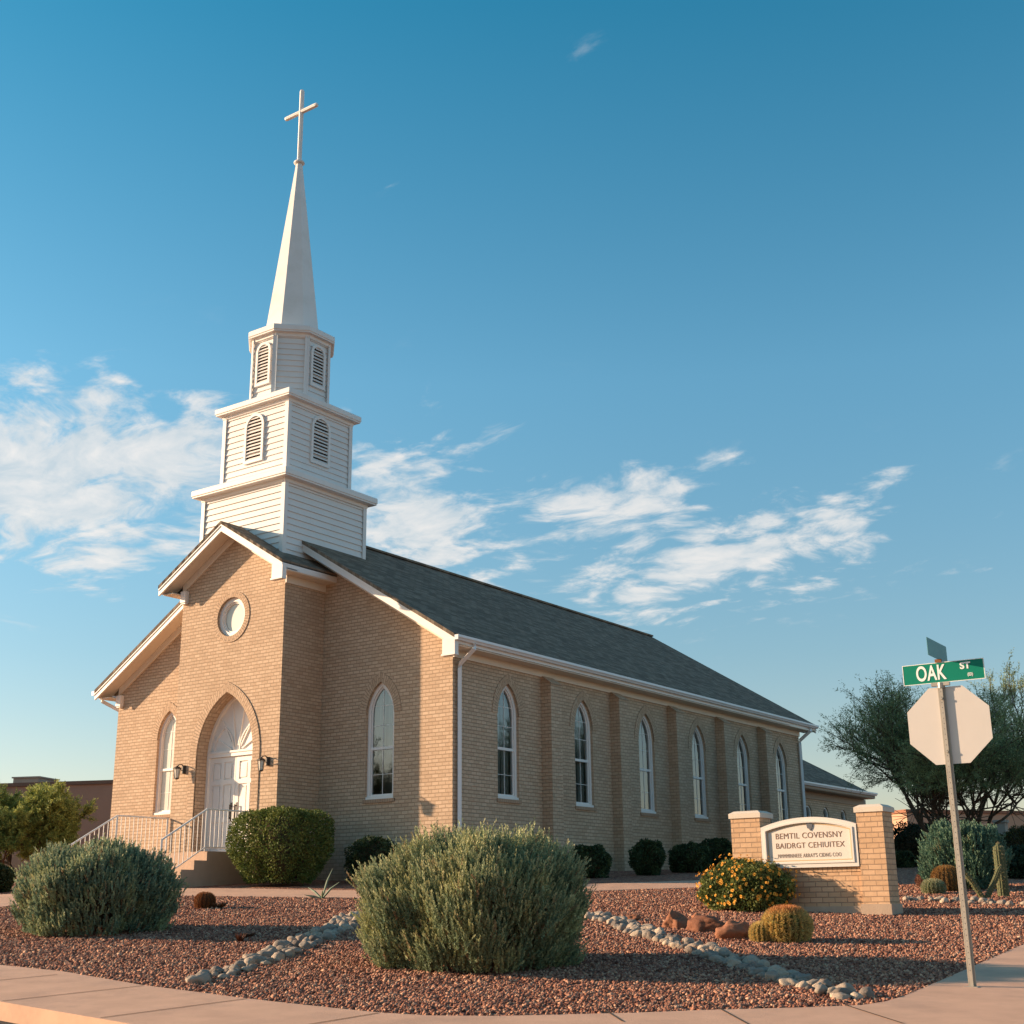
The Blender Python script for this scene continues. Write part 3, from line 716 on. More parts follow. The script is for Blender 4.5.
for (h, z0, w, hh) in ((1.19, 10.86, .66, 1.32), (.99, 13.13, .50, 1.20)):
    louver(-6, z0, w, hh, lambda u, v, wd, h=h: (u, TY - h + wd, v), church)
    louver(TY, z0, w, hh, lambda u, v, wd, h=h: (TX + h - wd, u, v), church)

# rear wing
WINGT = mat('wing_trim', (.34, .26, .20), .6, .2, var=.1)
mb = MB(); WX = -1.0
wy = [23.9, 25.6, 27.2, 22.3]
def low_arch(y): 
    return [(y - .28, 1.75), (y + .28, 1.75)] + [(y + .28 * math.cos(math.pi * k / 10), 2.65 + .28 * math.sin(math.pi * k / 10)) for k in range(11)]
mb.wall([(L, BZ), (27.9, BZ), (27.9, 3.45), (L, 3.45)], [low_arch(y)[::-1] for y in wy], lambda u, v, w: (WX - w, u, v), .25); mb.box((-9.5, 27.6, BZ), (WX - .26, 27.9, 3.45))
wall_w = mb.build('wing_wall', BRICK, church, fix=True)
mb = MB(); mb.prism([(WX + .5, 27.7, 3.60), (-5.3, 27.7, 6.2), (-10, 27.7, 3.6)], (0, .0 - 8.8, 0))
mb.build('wing_roof', ROOF, church, uvmode='roof')
mb = MB(); mb.box((WX + .5, L + .1, 3.44), (WX + .53, 27.7, 3.62)); mb.box((WX + .002, L + .1, 3.42), (WX + .5, 27.7, 3.45)); mb.box((WX + .002, L, 3.16), (WX + .05, 27.9, 3.418)); mb.build('fascia', WINGT, church)
gutter(WX + .53, L + .6, 27.7, 3.53, church)
for y in wy:
    f = MB(); f.sweep_ring([(y + (a - y) * .78, b * 1 if b < 2.7 else 2.65 + (b - 2.65) * .78) for a, b in low_arch(y)], low_arch(y), lambda u, v, w: (WX - w, u, v), .05, .14)
    o = f.build('wing_window', WHITE, church, fix=True)
    g = MB(); g.sheet(low_arch(y), [], lambda u, v, w: (WX - w, u, v), .11); g.build('pane', GLASS, o)
    g = MB(); g.sheet(low_arch(y), [], lambda u, v, w: (WX - w, u, v), .24); g.build('curtain', CURT, o)

# wall lanterns beside the door (fixed to the church)
for x in (-7.42, -4.46):
    y = PY; z = 2.86
    b = MB(); b.frustum((x, y - .02), [(z - .1, .0), (z - .1, .05), (z + .1, .05), (z + .1, .0)], 12, 0, cap=False)
    b.tube([(x, y, z + .02), (x, y - .1, z + .12), (x, y - .2, z + .1), (x, y - .24, z + .03)], .014, 6)
    b.tube([(x, y, z - .05), (x, y - .1, z - .02), (x, y - .18, z + .06)], .01, 6)
    cx, cy = x, y - .24
    b.frustum((cx, cy), [(z - .0, .10), (z + .015, .10), (z + .055, .03), (z + .08, .015)], 6, 0)
    b.frustum((cx, cy), [(z - .26, .02), (z - .24, .055), (z - .225, .055)], 6, 0)
    for k in range(6):
        an = math.pi / 6 + k * math.pi / 3 - math.pi / 6
        b.tube([(cx + .055 * math.cos(an), cy + .055 * math.sin(an), z - .23), (cx + .085 * math.cos(an), cy + .085 * math.sin(an), z)], .006, 4)
    ln = b.build('wall_lantern', DARK, church)
    g = MB(); g.frustum((cx, cy), [(z - .222, .045), (z - .003, .07)], 6, 0); g.build('lantern_glass', LGLASS, ln)

# steps and railings
st = MB(); SX0, SX1 = -7.95, -4.65
prof = [(PY - .003, -.3), (PY - .003, .75), (-3.0, .75)]
y = -3.0; z = .75
for k in range(3):
    z -= .205; prof += [(y, z), (y - .36, z)]; y -= .36
prof += [(y, -.3)]
st.prism([(SX0, a, b) for a, b in prof], (SX1 - SX0, 0, 0)); sto = st.build('entrance_steps', CONC)
tag(sto, 'beige concrete entrance steps and landing below the white church door', 'steps')
def railing(x, label, wallgap):
    e = empty('hand_railing', (x, -3, .75)); tag(e, label, 'railing', 'white railings of the entrance steps')
    r = .022
    top = [(0, 3 + PY - .02, .93), (0, 0, .93), (0, -1.25, .93 - .72), ]
    bot = [(0, 3 + PY - .02, .09), (0, 0, .09), (0, -1.25, .09 - .72)]
    a = MB(); a.tube(top, r, 6); a.build('top_rail', RAILP, e); a = MB(); a.tube(bot, .014, 6); a.build('bottom_rail', RAILP, e)
    for yy, z0, z1 in ((0, 0, .95), (-1.25, -.82, .23), (3 + PY - .05, 0, .93)):
        a = MB(); a.tube([(0, yy, z0), (0, yy, z1)], .026, 6); a.build('post', RAILP, e)
    n = 0
    ys = list(np.arange(.13, 1.5, .125)) + list(np.arange(-.12, -1.2, -.125))
    first = None
    for yy in ys:
        dz = min(0, yy) * .72 / 1.25
        if first is None: a = MB(); a.tube([(0, 0, .09), (0, 0, .93)], .010, 5); first = a.build('baluster', RAILP, e); o = first
        else: o = first.copy(); COL.objects.link(o); o.parent = e
        o.location = (0, yy, dz)
    return e
railing(-4.72, 'white metal railing on the right edge of the entrance steps, nearest the clipped shrub', 0)
railing(-7.88, 'white metal railing on the far left edge of the entrance steps', 0)

# ------------------------------------------------------------------ monument sign
yM = -3.95; gM = float(gz(10.4, yM))
xr_ = 10.95; xl_ = 8.62
def P_at(px, py, y):                                              # point of the plane y = const seen at a pixel (used for sizes only)
    v = ray(px, py); t = (y - CAM[1]) / v[1]; return CAM + v * t
mon = empty('monument_sign', (9.8, yM, gM)); tag(mon, 'low tan brick monument sign with a white arched name board between two pillars', 'sign')
def rel(p): return (p[0] - 9.8, p[1], p[2] - gM)
prx0, prx1 = P_at(859, 860, yM - .08)[0], P_at(885.5, 860, yM - .08)[0]
plx0, plx1 = P_at(731.5, 850, yM - .08)[0], P_at(760.5, 850, yM - .08)[0]
zcapR = P_at(870, 806, yM)[2]; zcapB = P_at(870, 812, yM)[2]
print('monument', prx0, prx1, plx0, plx1, zcapR, gM)
wing = MB(); zpb = P_at(812, 867.5, yM)[2]
wing.box((plx1 + .003 - 9.8, .02, -.4), (prx0 - .003 - 9.8, .28, zpb - .075 - gM)); wing.build('base_wall', SBRICK, mon)
wing = MB(); wing.box((plx1 + .004 - 9.8, .005, zpb - .073 - gM), (prx0 - .004 - 9.8, .29, zpb - .003 - gM)); wing.build('soldier_course', brick_mat('sign_soldier', (.56, .36, .215), (.66, .44, .275), (.38, .255, .17), bw=.078, bh=.2, ms=.006), mon)
wing = MB(); wing.box((plx1 + .004 - 9.8, -.02, -.4), (prx0 - .004 - 9.8, .30, .10)); wing.box((prx0 - .03 - 9.8, -.08, -.4), (prx1 + .03 - 9.8, .39, .13)); FOOT = mat('footing_block', (.42, .32, .24), .9, .2, var=.2, vscale=6, bump=.4); wing.build('footing', FOOT, mon)
CAPM = mat('cap_stone', (.62, .54, .45), .85, .2, var=.12, vscale=5, bump=.2)
for a, b in ((plx0, plx1), (prx0, prx1)):
    q = MB(); q.box((a - 9.8, -.05, -.4), (b - 9.8, .36, zcapB - gM)); pl_ = q.build('pillar', SBRICK, mon)
    q = MB(); cx = (a + b) / 2 - 9.8; hw = (b - a) / 2; e = .025; z = zcapB - gM
    P0 = [(cx - hw - e, -.05 - e), (cx + hw + e, -.05 - e), (cx + hw + e, .40 + e), (cx - hw - e, .40 + e)]
    q.box((P0[0][0], P0[0][1], z), (P0[2][0], P0[2][1], z + .075))
    T_ = [(P0[0][0] + .07, P0[0][1] + .07), (P0[1][0] - .07, P0[1][1] + .07), (P0[2][0] - .07, P0[2][1] - .07), (P0[3][0] + .07, P0[3][1] - .07)]
    for i in range(4): j = (i + 1) % 4; q.face([(*P0[i], z + .075), (*P0[j], z + .075), (*T_[j], z + .115), (*T_[i], z + .115)])
    q.face([(*t, z + .115) for t in T_]); q.build('pillar_cap', CAPM, pl_)
pc = (plx1 + prx0) / 2 - 9.8; pw = (prx0 - plx1) / 2 - .012; zs_ = P_at(762, 828, yM)[2] - gM; zt_ = P_at(812, 817, yM)[2] - gM; zb_ = zpb - gM
def board(off):
    n = 20; w = pw - off; hgt = zt_ - zs_; r = (pw * pw + hgt * hgt) / (2 * hgt); cz = zt_ - r; rr = r - off; th = math.asin(w / rr)
    return [(pc - w, zb_ + off), (pc + w, zb_ + off)] + [(pc + rr * math.sin(th - 2 * th * k / n), cz + rr * math.cos(th - 2 * th * k / n)) for k in range(n + 1)]
mM = lambda u, v, w: (u, w, v)
BW = mat('board_white', (.66, .62, .57), .5, .3, var=.05, vscale=3); BI = mat('board_face', (.66, .60, .53), .6, .3, var=.06, vscale=2.5); BG = mat('board_line', (.50, .36, .20), .6, .3)
q = MB(); q.sweep_ring(board(.085), board(0), mM, -.06, .06); q.sweep_ring(board(.0855), board(.06), mM, -.075, -.0605); fr_ = q.build('name_board', BW, mon, fix=True)
q = MB(); q.sheet(board(.08), [], mM, -.035); q.build('board_face', BI, fr_)
q = MB(); q.sweep_ring(board(.115), board(.100), mM, -.038, -.034); q.build('gold_line', BG, fr_)
LET = mat('letter_brown', (.20, .11, .07), .6, .3); LET2 = mat('letter_faded', (.26, .19, .14), .6, .3)
def text(body, size, loc, rot, mt_, parent, name='lettering', ext=.0015, fit=None, off=0, sx=1.0, gap=1.0):
    cu = bpy.data.curves.new(name, 'FONT'); cu.body = body; cu.size = size; cu.align_x = 'CENTER'; cu.align_y = 'CENTER'; cu.extrude = ext; cu.offset = off; cu.space_character = gap
    o = bpy.data.objects.new('tmp', cu); COL.objects.link(o)
    dg = bpy.context.evaluated_depsgraph_get(); me = bpy.data.meshes.new_from_object(o.evaluated_get(dg)); bpy.data.objects.remove(o)
    me.materials.clear(); me.materials.append(mt_)
    t = bpy.data.objects.new(name, me); COL.objects.link(t); t.parent = parent
    w = max(v.co.x for v in me.vertices) - min(v.co.x for v in me.vertices)
    s = fit / w if fit else sx
    for v in me.vertices: v.co.x *= s
    t.location = loc; t.rotation_euler = rot
    return t
def zpx(py): return P_at(812, py, yM)[2] - gM
WB = 2 * pw
text('BEMTIL COVENSNY', .125, (pc, -.037, zpx(835.5)), (R(90), 0, 0), LET, fr_, fit=WB * .70, off=.0, gap=1.06)
text('BAIDRGT CEHIUITEX', .12, (pc + .01, -.037, zpx(845.3)), (R(90), 0, 0), LET, fr_, fit=WB * .715, off=.0, gap=1.06)
text('MMMMINNEEE ARRAY\'S CIDNG COO', .085, (pc - .01, -.037, zpx(855.5)), (R(90), 0, 0), LET2, fr_, fit=WB * .66, off=0, gap=1.1)
q = MB(); ez = zpx(826.8); em = [(-.05, .055), (-.01, .045), (.01, .06), (.055, .04), (.045, -.01), (.01, -.06), (-.01, -.03), (-.035, -.02)]
q.prism([(pc + .03 + a, -.05, ez + b) for a, b in em], (0, .012, 0)); q.build('emblem', mat('emblem_grey', (.10, .11, .13), .5, .4), fr_)

# ------------------------------------------------------------------ street sign
pb = at(972.5, 988); POLEX, POLEY, POLEZ = pb
STEEL = mat('galvanised_steel', (.42, .38, .32), .45, .4, metal=.35, var=.25, vscale=9, bump=.1, bscale=30, dirt=(.25, .22, .18))
ALU = mat('sign_aluminium', (.58, .54, .50), .5, .35, metal=.15, var=.06, vscale=4)
GREEN = mat('sign_green', (.0, .19, .125), .5, .2, var=.05, vscale=4); WLET = mat('sign_white', (.80, .82, .80), .4, .4)
TEAL = mat('sign_green_back', (.10, .27, .27), .5, .3, var=.15, vscale=6); RED = mat('sign_red', (.45, .02, .02), .4, .4)
ss = empty('street_sign', (POLEX, POLEY, POLEZ)); ss.rotation_euler = (0, 0, 0)
tag(ss, 'steel post with green OAK ST name plates above the bare back of an octagonal sign', 'street sign')
dP = dep(POLEX, POLEY); kz = lambda py, px=945: atd(px, py, dP)[2] - POLEZ
hp = kz(686)
viewang = math.atan2(CR[1], CR[0])
A = viewang - R(33)                                               # plane of the plates, right end nearer
u_ = np.array([math.cos(A), math.sin(A)]); n_ = np.array([math.sin(A), -math.cos(A)])   # n_ towards the camera
def sp(u, w, z): return (u_[0] * u + n_[0] * w, u_[1] * u + n_[1] * w, z)
q = MB(); s = .019
def hollow(mb, s, z0, z1, lip):
    # hat channel post: web with two flanges, open to the back
    t = .004
    for (a0, b0, a1, b1) in ((-s, s, s, s - t), (-s, s, -s + t, -s * .6), (s - t, s, s, -s * .6), (-s - .016, -s * .6, -s + t, -s * .6 - t), (s - t, -s * .6, s + .016, -s * .6 - t)):
        P4 = [sp(a0, b0, z0), sp(a1, b0, z0), sp(a1, b1, z0), sp(a0, b1, z0)]; mb.prism(P4, (0, 0, z1 - z0))
hollow(q, s, -.3, hp, 0); q.cur = 1
for k in range(int(hp / .05)):
    z = .15 + k * .05
    if z > hp - .05: break
    P4 = [sp(-.003, s + .0012, z - .003), sp(.003, s + .0012, z - .003), sp(.003, s + .0012, z + .003), sp(-.003, s + .0012, z + .003)]; q.face(P4)
pole = q.build('post', [STEEL, DARK], ss)
q = MB(); q.prism([sp(a, b, .0) for a, b in ((-.06, .06), (.06, .06), (.06, -.05), (-.06, -.05))], (0, 0, .014)); q.build('base_plate', STEEL, ss)
# octagonal plate behind the post, its painted side to the street
zc_ = (kz(687) + kz(764)) / 2; ro = (kz(687) - kz(764)) / 2 * 1.0
def octp(r, w, e=1.0):
    k = r / math.cos(math.pi / 8); return [sp(.035 + k * e * math.cos(math.pi / 8 + i * math.pi / 4), w, zc_ + k * math.sin(math.pi / 8 + i * math.pi / 4)) for i in range(8)]
q = MB(); q.prism(octp(ro, -.017, 1.06), tuple(-n_ * .003) + (0,)); pl8 = q.build('octagonal_plate', ALU, ss)
q = MB(); q.face(octp(ro * .995, -.0215, 1.06)[::-1]); q.build('painted_face', RED, pl8)
q = MB()
for z in (zc_ + .25, zc_ - .25): q.tube([sp(0, .03, z), sp(0, -.06, z)], .012, 6)
q.build('bolt', STEEL, ss)
# name plate OAK ST
zn = kz(672.5, 943); hn = .098; 
q = MB(); W2 = .385
q.prism([sp(-W2 + .035, .0, zn - hn), sp(W2 + .035, .0, zn - hn), sp(W2 + .035, .0, zn + hn), sp(-W2 + .035, .0, zn + hn)], tuple(-n_ * .006) + (0,)); npl = q.build('name_plate', GREEN, ss)
q = MB(); bb = .006; o1 = [(-W2 + .035, zn - hn), (W2 + .035, zn - hn), (W2 + .035, zn + hn), (-W2 + .035, zn + hn)]; i1 = [(-W2 + .035 + bb, zn - hn + bb), (W2 + .035 - bb, zn - hn + bb), (W2 + .035 - bb, zn + hn - bb), (-W2 + .035 + bb, zn + hn - bb)]
q.sweep_ring(i1, o1, lambda u, v, w: sp(u, -w, v), -.0015, .0); q.build('plate_border', WLET, npl)
rotp = (R(90), 0, A)
def onplate(u, z): p = sp(u, .0018, z); return p
text('OAK', .20, onplate(-.082, zn - .004), rotp, WLET, npl, ext=.001, fit=.285, off=.004, gap=1.05)
text('ST', .085, onplate(.245, zn + .04), rotp, WLET, npl, ext=.001, fit=.10, off=.003)
text('(ED)', .04, onplate(.285, zn - .045), rotp, WLET, npl, ext=.001, fit=.05, off=.001)
q = MB(); q.prism([sp(a, b, zn - hn - .03) for a, b in ((-.085, .02), (.085, .02), (.085, -.02), (-.085, -.02))], (0, 0, .032)); q.tube([sp(0, 0, hp - .02), sp(0, 0, zn - hn)], .03, 10); q.build('plate_clamp', STEEL, ss)
# upper plate across the other street
q = MB(); z0 = zn + hn; q.prism([sp(a, b, z0) for a, b in ((-.03, .012), (.03, .012), (.03, -.018), (-.03, -.018))], (0, 0, .03)); q.build('cross_clamp', mat('rusty_clamp', (.22, .09, .04), .8, .2), ss)
B_ = viewang + R(56); v_ = np.array([math.cos(B_), math.sin(B_)]); m_ = np.array([-v_[1], v_[0]])
q = MB(); h2 = .085; zz = z0 + .03
q.prism([(*(v_ * a), zz + b) for a, b in ((-.30, 0), (.32, 0), (.32, 2 * h2), (-.30, 2 * h2))], (*(m_ * .004), 0)); up = q.build('cross_name_plate', TEAL, ss)

def stand(px, py, back=0.0):
    """ground point in the same direction as the one seen at the pixel, a little farther off"""
    q = at(px, py); d = dep(q[0], q[1]); v = (q[:2] - CAM[:2]) * (d + back) / d; w = CAM[:2] + v; return (w[0], w[1], float(gz(*w))), d
# ------------------------------------------------------------------ vegetation
LEAF = leaf_mat('foliage'); 
BARK = mat('bark', (.10, .075, .055), .9, .1, var=.3, vscale=12, bump=.5, bscale=30)
def unit(v): return v / (np.linalg.norm(v, axis=-1, keepdims=True) + 1e-9)
def leaves(P, D, ln, wd, col):
    """one small pointed leaf quad per row: base P, direction D"""
    n = len(P); D = unit(D); r = unit(rng.normal(size=(n, 3))); S = unit(np.cross(D, r))
    ln = np.broadcast_to(ln, (n,))[:, None]; wd = np.broadcast_to(wd, (n,))[:, None]
    V = np.stack([P, P + D * ln * .5 + S * wd, P + D * ln, P + D * ln * .45 - S * wd], 1).reshape(-1, 3)
    F = np.arange(4 * n).reshape(n, 4); return V, F, np.repeat(col, 4, 0)
def jitter(c, n, amt=.25):
    return np.clip(np.array(c)[None] * (1 + rng.normal(0, amt, (n, 1))) * (1 + rng.normal(0, .06, (n, 3))), .004, 1)
def shell(n, hx, hy, h, exp=2.6, bot=.88, zmin=0.02, power=.33, lump=.07, seed=0, top_flat=1.0):
    """points near the surface of a barrel-shaped shrub, with outward normals"""
    d = unit(rng.normal(size=(n * 2, 3))); d = d[d[:, 2] > -.55][:n]; n = len(d)
    r = (np.abs(d[:, 0]) ** exp + np.abs(d[:, 1]) ** exp + np.abs(d[:, 2]) ** exp) ** (-1 / exp)
    ph = seed * 1.7
    lum = 1 + lump * (np.sin(d[:, 0] * 5 + ph) * np.sin(d[:, 1] * 6 + ph * 2) + .7 * np.sin(d[:, 2] * 7 + ph) * np.sin(d[:, 0] * 9 - ph) + .5 * np.sin(d[:, 1] * 13 + ph) * np.sin(d[:, 2] * 11))
    t = 1 - np.abs(rng.normal(0, power, n)) * .35
    p = d * (r * lum * t)[:, None]
    zc = h * .42
    z = np.where(p[:, 2] > 0, zc + p[:, 2] * (h - zc) * top_flat, zc + p[:, 2] * zc / .62)
    k = np.clip(z / zc, 0, 1); taper = bot + (1 - bot) * k
    P = np.stack([p[:, 0] * hx * taper, p[:, 1] * hy * taper, z], 1); N = unit(d * np.array([1 / hx, 1 / hy, 1 / h]))
    ok = P[:, 2] > zmin; return P[ok], N[ok], t[ok]
def core(name, hx, hy, h, mt_, parent, sc=.8, seed=0, exp=2.6):
    """twiggy dark inside of a shrub: lumpy closed mesh"""
    nu, nv = 28, 16; V = []; F = []
    for j in range(nv + 1):
        for i in range(nu):
            th = 2 * math.pi * i / nu; ph = math.pi * j / nv; d = np.array([math.sin(ph) * math.cos(th), math.sin(ph) * math.sin(th), math.cos(ph)])
            r = (np.abs(d) ** exp).sum() ** (-1 / exp) * sc * (1 + .1 * math.sin(7 * th + seed) * math.sin(5 * ph))
            zc = h * .42; p = d * r; z = zc + p[2] * ((h - zc) if p[2] > 0 else zc); V.append((p[0] * hx, p[1] * hy, z))
    for j in range(nv):
        for i in range(nu): F.append((j * nu + i, (j + 1) * nu + i, (j + 1) * nu + (i + 1) % nu, j * nu + (i + 1) % nu))
    return npmesh(name, V, F, mt_, parent, smooth=True)
TWIG = mat('shrub_twigs', (.075, .055, .034), .95, .1, var=.7, vscale=24, bump=1, bscale=60)
def sprig_shrub(name, loc, hx, hy, h, n, label, cat, cols, sl=(.13, .26), leafs=22, ll=.03, lw=.0035, group=None, seed=0, up=1.5, bot=.90, rz=0, tip=(.52, .49, .25)):
    """shrub of upright leafy sprigs (grey green)"""
    e = empty(name, loc, rz); tag(e, label, cat, group)
    P, N, t = shell(n, hx * .93, hy * .93, h * .90, bot=bot, seed=seed, lump=.11)
    gap = np.sin(P[:, 0] * 6.3 + seed * 2) * np.sin(P[:, 1] * 5.1 + seed) * np.sin(P[:, 2] * 6.7 + seed * 3)           # thin places show the twigs inside
    ok = (gap < .42) | (rng.random(len(P)) < .35); P, N = P[ok], N[ok]; n = len(P)
    D = unit(N * .8 + np.array([0, 0, up]) + rng.normal(0, .28, (n, 3))); Ls = rng.uniform(*sl, n)
    # the clumps: groups of sprigs share a colour
    cl = np.sin(P[:, 0] * 9 + seed) * np.sin(P[:, 1] * 8) * np.sin(P[:, 2] * 8 + 1) ; q = (cl > .12).astype(float)
    base = np.array(cols[0])[None] * (1 - q[:, None]) + np.array(cols[1])[None] * q[:, None]
    dead = rng.random(n) < .05; base[dead] = cols[2]
    base *= (1 + rng.normal(0, .22, (n, 1)))
    P = P - D * Ls[:, None] * .45
    k = leafs; s = np.linspace(.05, 1, k); a = (np.arange(k) * 2.4)[None] + rng.uniform(0, 6.28, (n, 1))
    r1 = unit(np.cross(D, rng.normal(size=(n, 3)))); r2 = np.cross(D, r1)
    bend = rng.normal(0, .12, (n, 1, 3))
    LP = P[:, None] + D[:, None] * (Ls[:, None] * s)[..., None] + bend * (s ** 2)[None, :, None] * Ls[:, None, None]
    LD = (r1[:, None] * np.cos(a)[..., None] + r2[:, None] * np.sin(a)[..., None]) * (.75 - .45 * s)[None, :, None] + D[:, None] * 1.0
    tipf = (np.clip(s - .55, 0, 1) / .45)[None, :, None] * (rng.random((n, 1, 1)) * .9)
    C_ = base[:, None] * (1 - tipf) + np.array(tip)[None, None] * tipf; C_ = C_ * (1 + rng.normal(0, .12, (n, k, 1)))
    keep = LP[..., 2] > .01
    V, F, C4 = leaves(LP[keep], LD[keep], rng.uniform(.7, 1.2, keep.sum()) * ll, lw * rng.uniform(.8, 1.3, keep.sum()) * 2, np.clip(C_[keep], .004, 1))
    npmesh('leaves', V, F, LEAF, e, C4)
    core('branches', hx, hy, h, TWIG, e, .70, seed)
    return e
def leafy_shrub(name, loc, hx, hy, h, n, label, cat, col, col2, size=.03, group=None, seed=0, bot=.8, exp=2.6, lump=.08, trunk=False, rz=0, sc=.84, power=.33):
    e = empty(name, loc, rz); tag(e, label, cat, group)
    P, N, t = shell(n, hx, hy, h, bot=bot, exp=exp, seed=seed, lump=lump, power=power); m_ = len(P)
    D = unit(N + rng.normal(0, .7, (m_, 3)))
    cl = np.sin(P[:, 0] * 11 + seed) * np.sin(P[:, 1] * 10) * np.sin(P[:, 2] * 12)
    q = np.clip(.5 + cl * 1.2 + rng.normal(0, .25, m_), 0, 1)[:, None]
    C_ = (np.array(col) * (1 - q) + np.array(col2) * q) * (1 + rng.normal(0, .2, (m_, 1)))
    V, F, C4 = leaves(P - D * size * .5, D, size * rng.uniform(.7, 1.4, m_), size * .3, np.clip(C_, .004, 1))
    npmesh('leaves', V, F, LEAF, e, C4); core('branches', hx * bot, hy * bot, h, TWIG, e, sc, seed, exp)
    return e

GG = [(.19, .245, .14), (.33, .355, .175), (.32, .21, .12)]
p2, d_ = stand(476.5, 974, .75); hw = 114 / FPX * (d_ + .75)
big = sprig_shrub('sage_bush', (p2[0], p2[1], p2[2] - .05), hw * .91, hw * .90, 1.42, 11500, 'large round grey green bush in the centre foreground between the two rows of stones', 'bush', GG, seed=1, sl=(.15, .33), leafs=26, ll=.032, lw=.0034)
p2, d_ = stand(91, 937, .7); hw = 82 / FPX * (d_ + .7)
sprig_shrub('sage_bush', (p2[0], p2[1], p2[2] - .05), hw * .93, hw * .85, 1.30, 7500, 'rounded grey green bush at the left, in front of the church steps', 'bush', [(.165, .24, .16), (.27, .32, .175), (.28, .19, .11)], seed=4, sl=(.10, .19), leafs=18, ll=.034, lw=.004)
p2, d_ = stand(967, 893, 1.3); hw = 42 / FPX * (d_ + .7)
sprig_shrub('sage_bush', (p2[0], p2[1], p2[2] - .05), hw, hw * .85, 1.33, 3500, 'rounded blue green bush behind the street sign post', 'bush', [(.10, .19, .135), (.14, .23, .15), (.14, .13, .07)], seed=6, sl=(.12, .22), leafs=14, ll=.05, lw=.006, tip=(.16, .24, .15))
# clipped shrub right of the door
px_ = atd(279.5, 885, 30.2); hw = 50 / FPX * 30.2
leafy_shrub('clipped_shrub', (px_[0], px_[1], px_[2] + .02), hw * .88, hw * .85, 1.62, 26000, 'flat topped clipped green shrub beside the right stair railing', 'shrub', (.085, .125, .03), (.18, .21, .055), size=.055, seed=2, bot=.60, exp=4.6, lump=.04)
# row of shrubs along the walls
G1, G2 = (.032, .058, .026), (.07, .105, .042)
for (x0, x1, y0, d_, lab, s_) in ((346, 400, 837, 30.9, 'dark green shrub against the front wall, left of the big central bush', 3), (568, 611, 845, 32.3, 'dark green shrub below the first side window, right of the big central bush', 5),
                              (632, 665, 839.5, 33.2, 'dark green upright shrub narrowing to its foot, below the second side window', 7), (671, 710, 843, 34.4, 'loose dark green shrub by the side wall, between the upright and the mounded shrub', 8),
                              (699, 737, 838, 37.0, 'dark mounded shrub by the side wall just left of the sign pillar', 9)):
    c_ = atd((x0 + x1) / 2, 880, d_); g = float(gz(c_[0], c_[1])); top = atd((x0 + x1) / 2, y0, d_)[2]; hw = (x1 - x0) / 2 / FPX * d_
    leafy_shrub('wall_shrub', (c_[0], c_[1], g - .03), hw, hw * .8, top - g, 6000, lab, 'shrub', G1, G2, size=.06, seed=s_, bot=.6 if s_ == 7 else .85, lump=.10, group='shrubs planted along the church walls')
# flowering bush
p2, d_ = stand(747.5, 913, .40); hw = 51 / FPX * d_
fb = leafy_shrub('flowering_bush', (p2[0], p2[1], p2[2] - .03), hw * .97, hw * .62, .80, 17000, 'low green bush covered in small orange yellow flowers before the brick sign', 'bush', (.10, .13, .04), (.22, .25, .075), size=.045, seed=11, bot=.85, lump=.1, exp=2.1)
P, N, t = shell(460, hw * 1.0, hw * .66, .83, bot=.85, seed=11, exp=2.1, power=.08, lump=.1, zmin=.12)
FLM = mat('orange_petals', (.85, .42, .06), .6, .2, var=.25, vscale=40); FLC = mat('flower_centre', (.45, .16, .02), .7, .1)
def flower_mesh():
    f = MB()
    for k in range(8):
        a = 2 * math.pi * k / 8; b = a + .62; r = .026
        f.face([(0, 0, 0), (r * .6 * math.cos(a - .05), r * .6 * math.sin(a - .05), .006), (r * math.cos((a + b) / 2), r * math.sin((a + b) / 2), .009), (r * .6 * math.cos(b + .05), r * .6 * math.sin(b + .05), .006)])
    f.cur = 1; f.frustum((0, 0), [(.002, .010), (.010, .007)], 8, 0); return f
ff = flower_mesh(); f0 = ff.build('flower', [FLM, FLC], fb)
camv = unit(CAM - np.array(p2)); order = np.argsort(-(N @ camv)); P, N = P[order], N[order]
def fmat(p, n, s): 
    q = Vector(n + rng.normal(0, .25, 3)).to_track_quat('Z', 'Y'); return Matrix.LocRotScale(Vector(p + n * rng.uniform(.02, .07) + np.array([0, 0, .012])), q, Vector((s, s, s)))
f0.matrix_local = fmat(P[0], N[0], 1.1)
for k in range(1, 95):
    o = f0.copy(); COL.objects.link(o); o.parent = fb; o.matrix_local = fmat(P[k], N[k], rng.uniform(.8, 1.3))
rest = MB()
for k in range(95, len(P)):
    M = fmat(P[k], N[k], rng.uniform(.7, 1.2))
    for fi, f in enumerate(ff.f): rest.cur = ff.mi[fi]; rest.face([tuple(M @ Vector(ff.v[i])) for i in f])
ro_ = rest.build('flowers', [FLM, FLC], fb); ro_['kind'] = 'stuff'

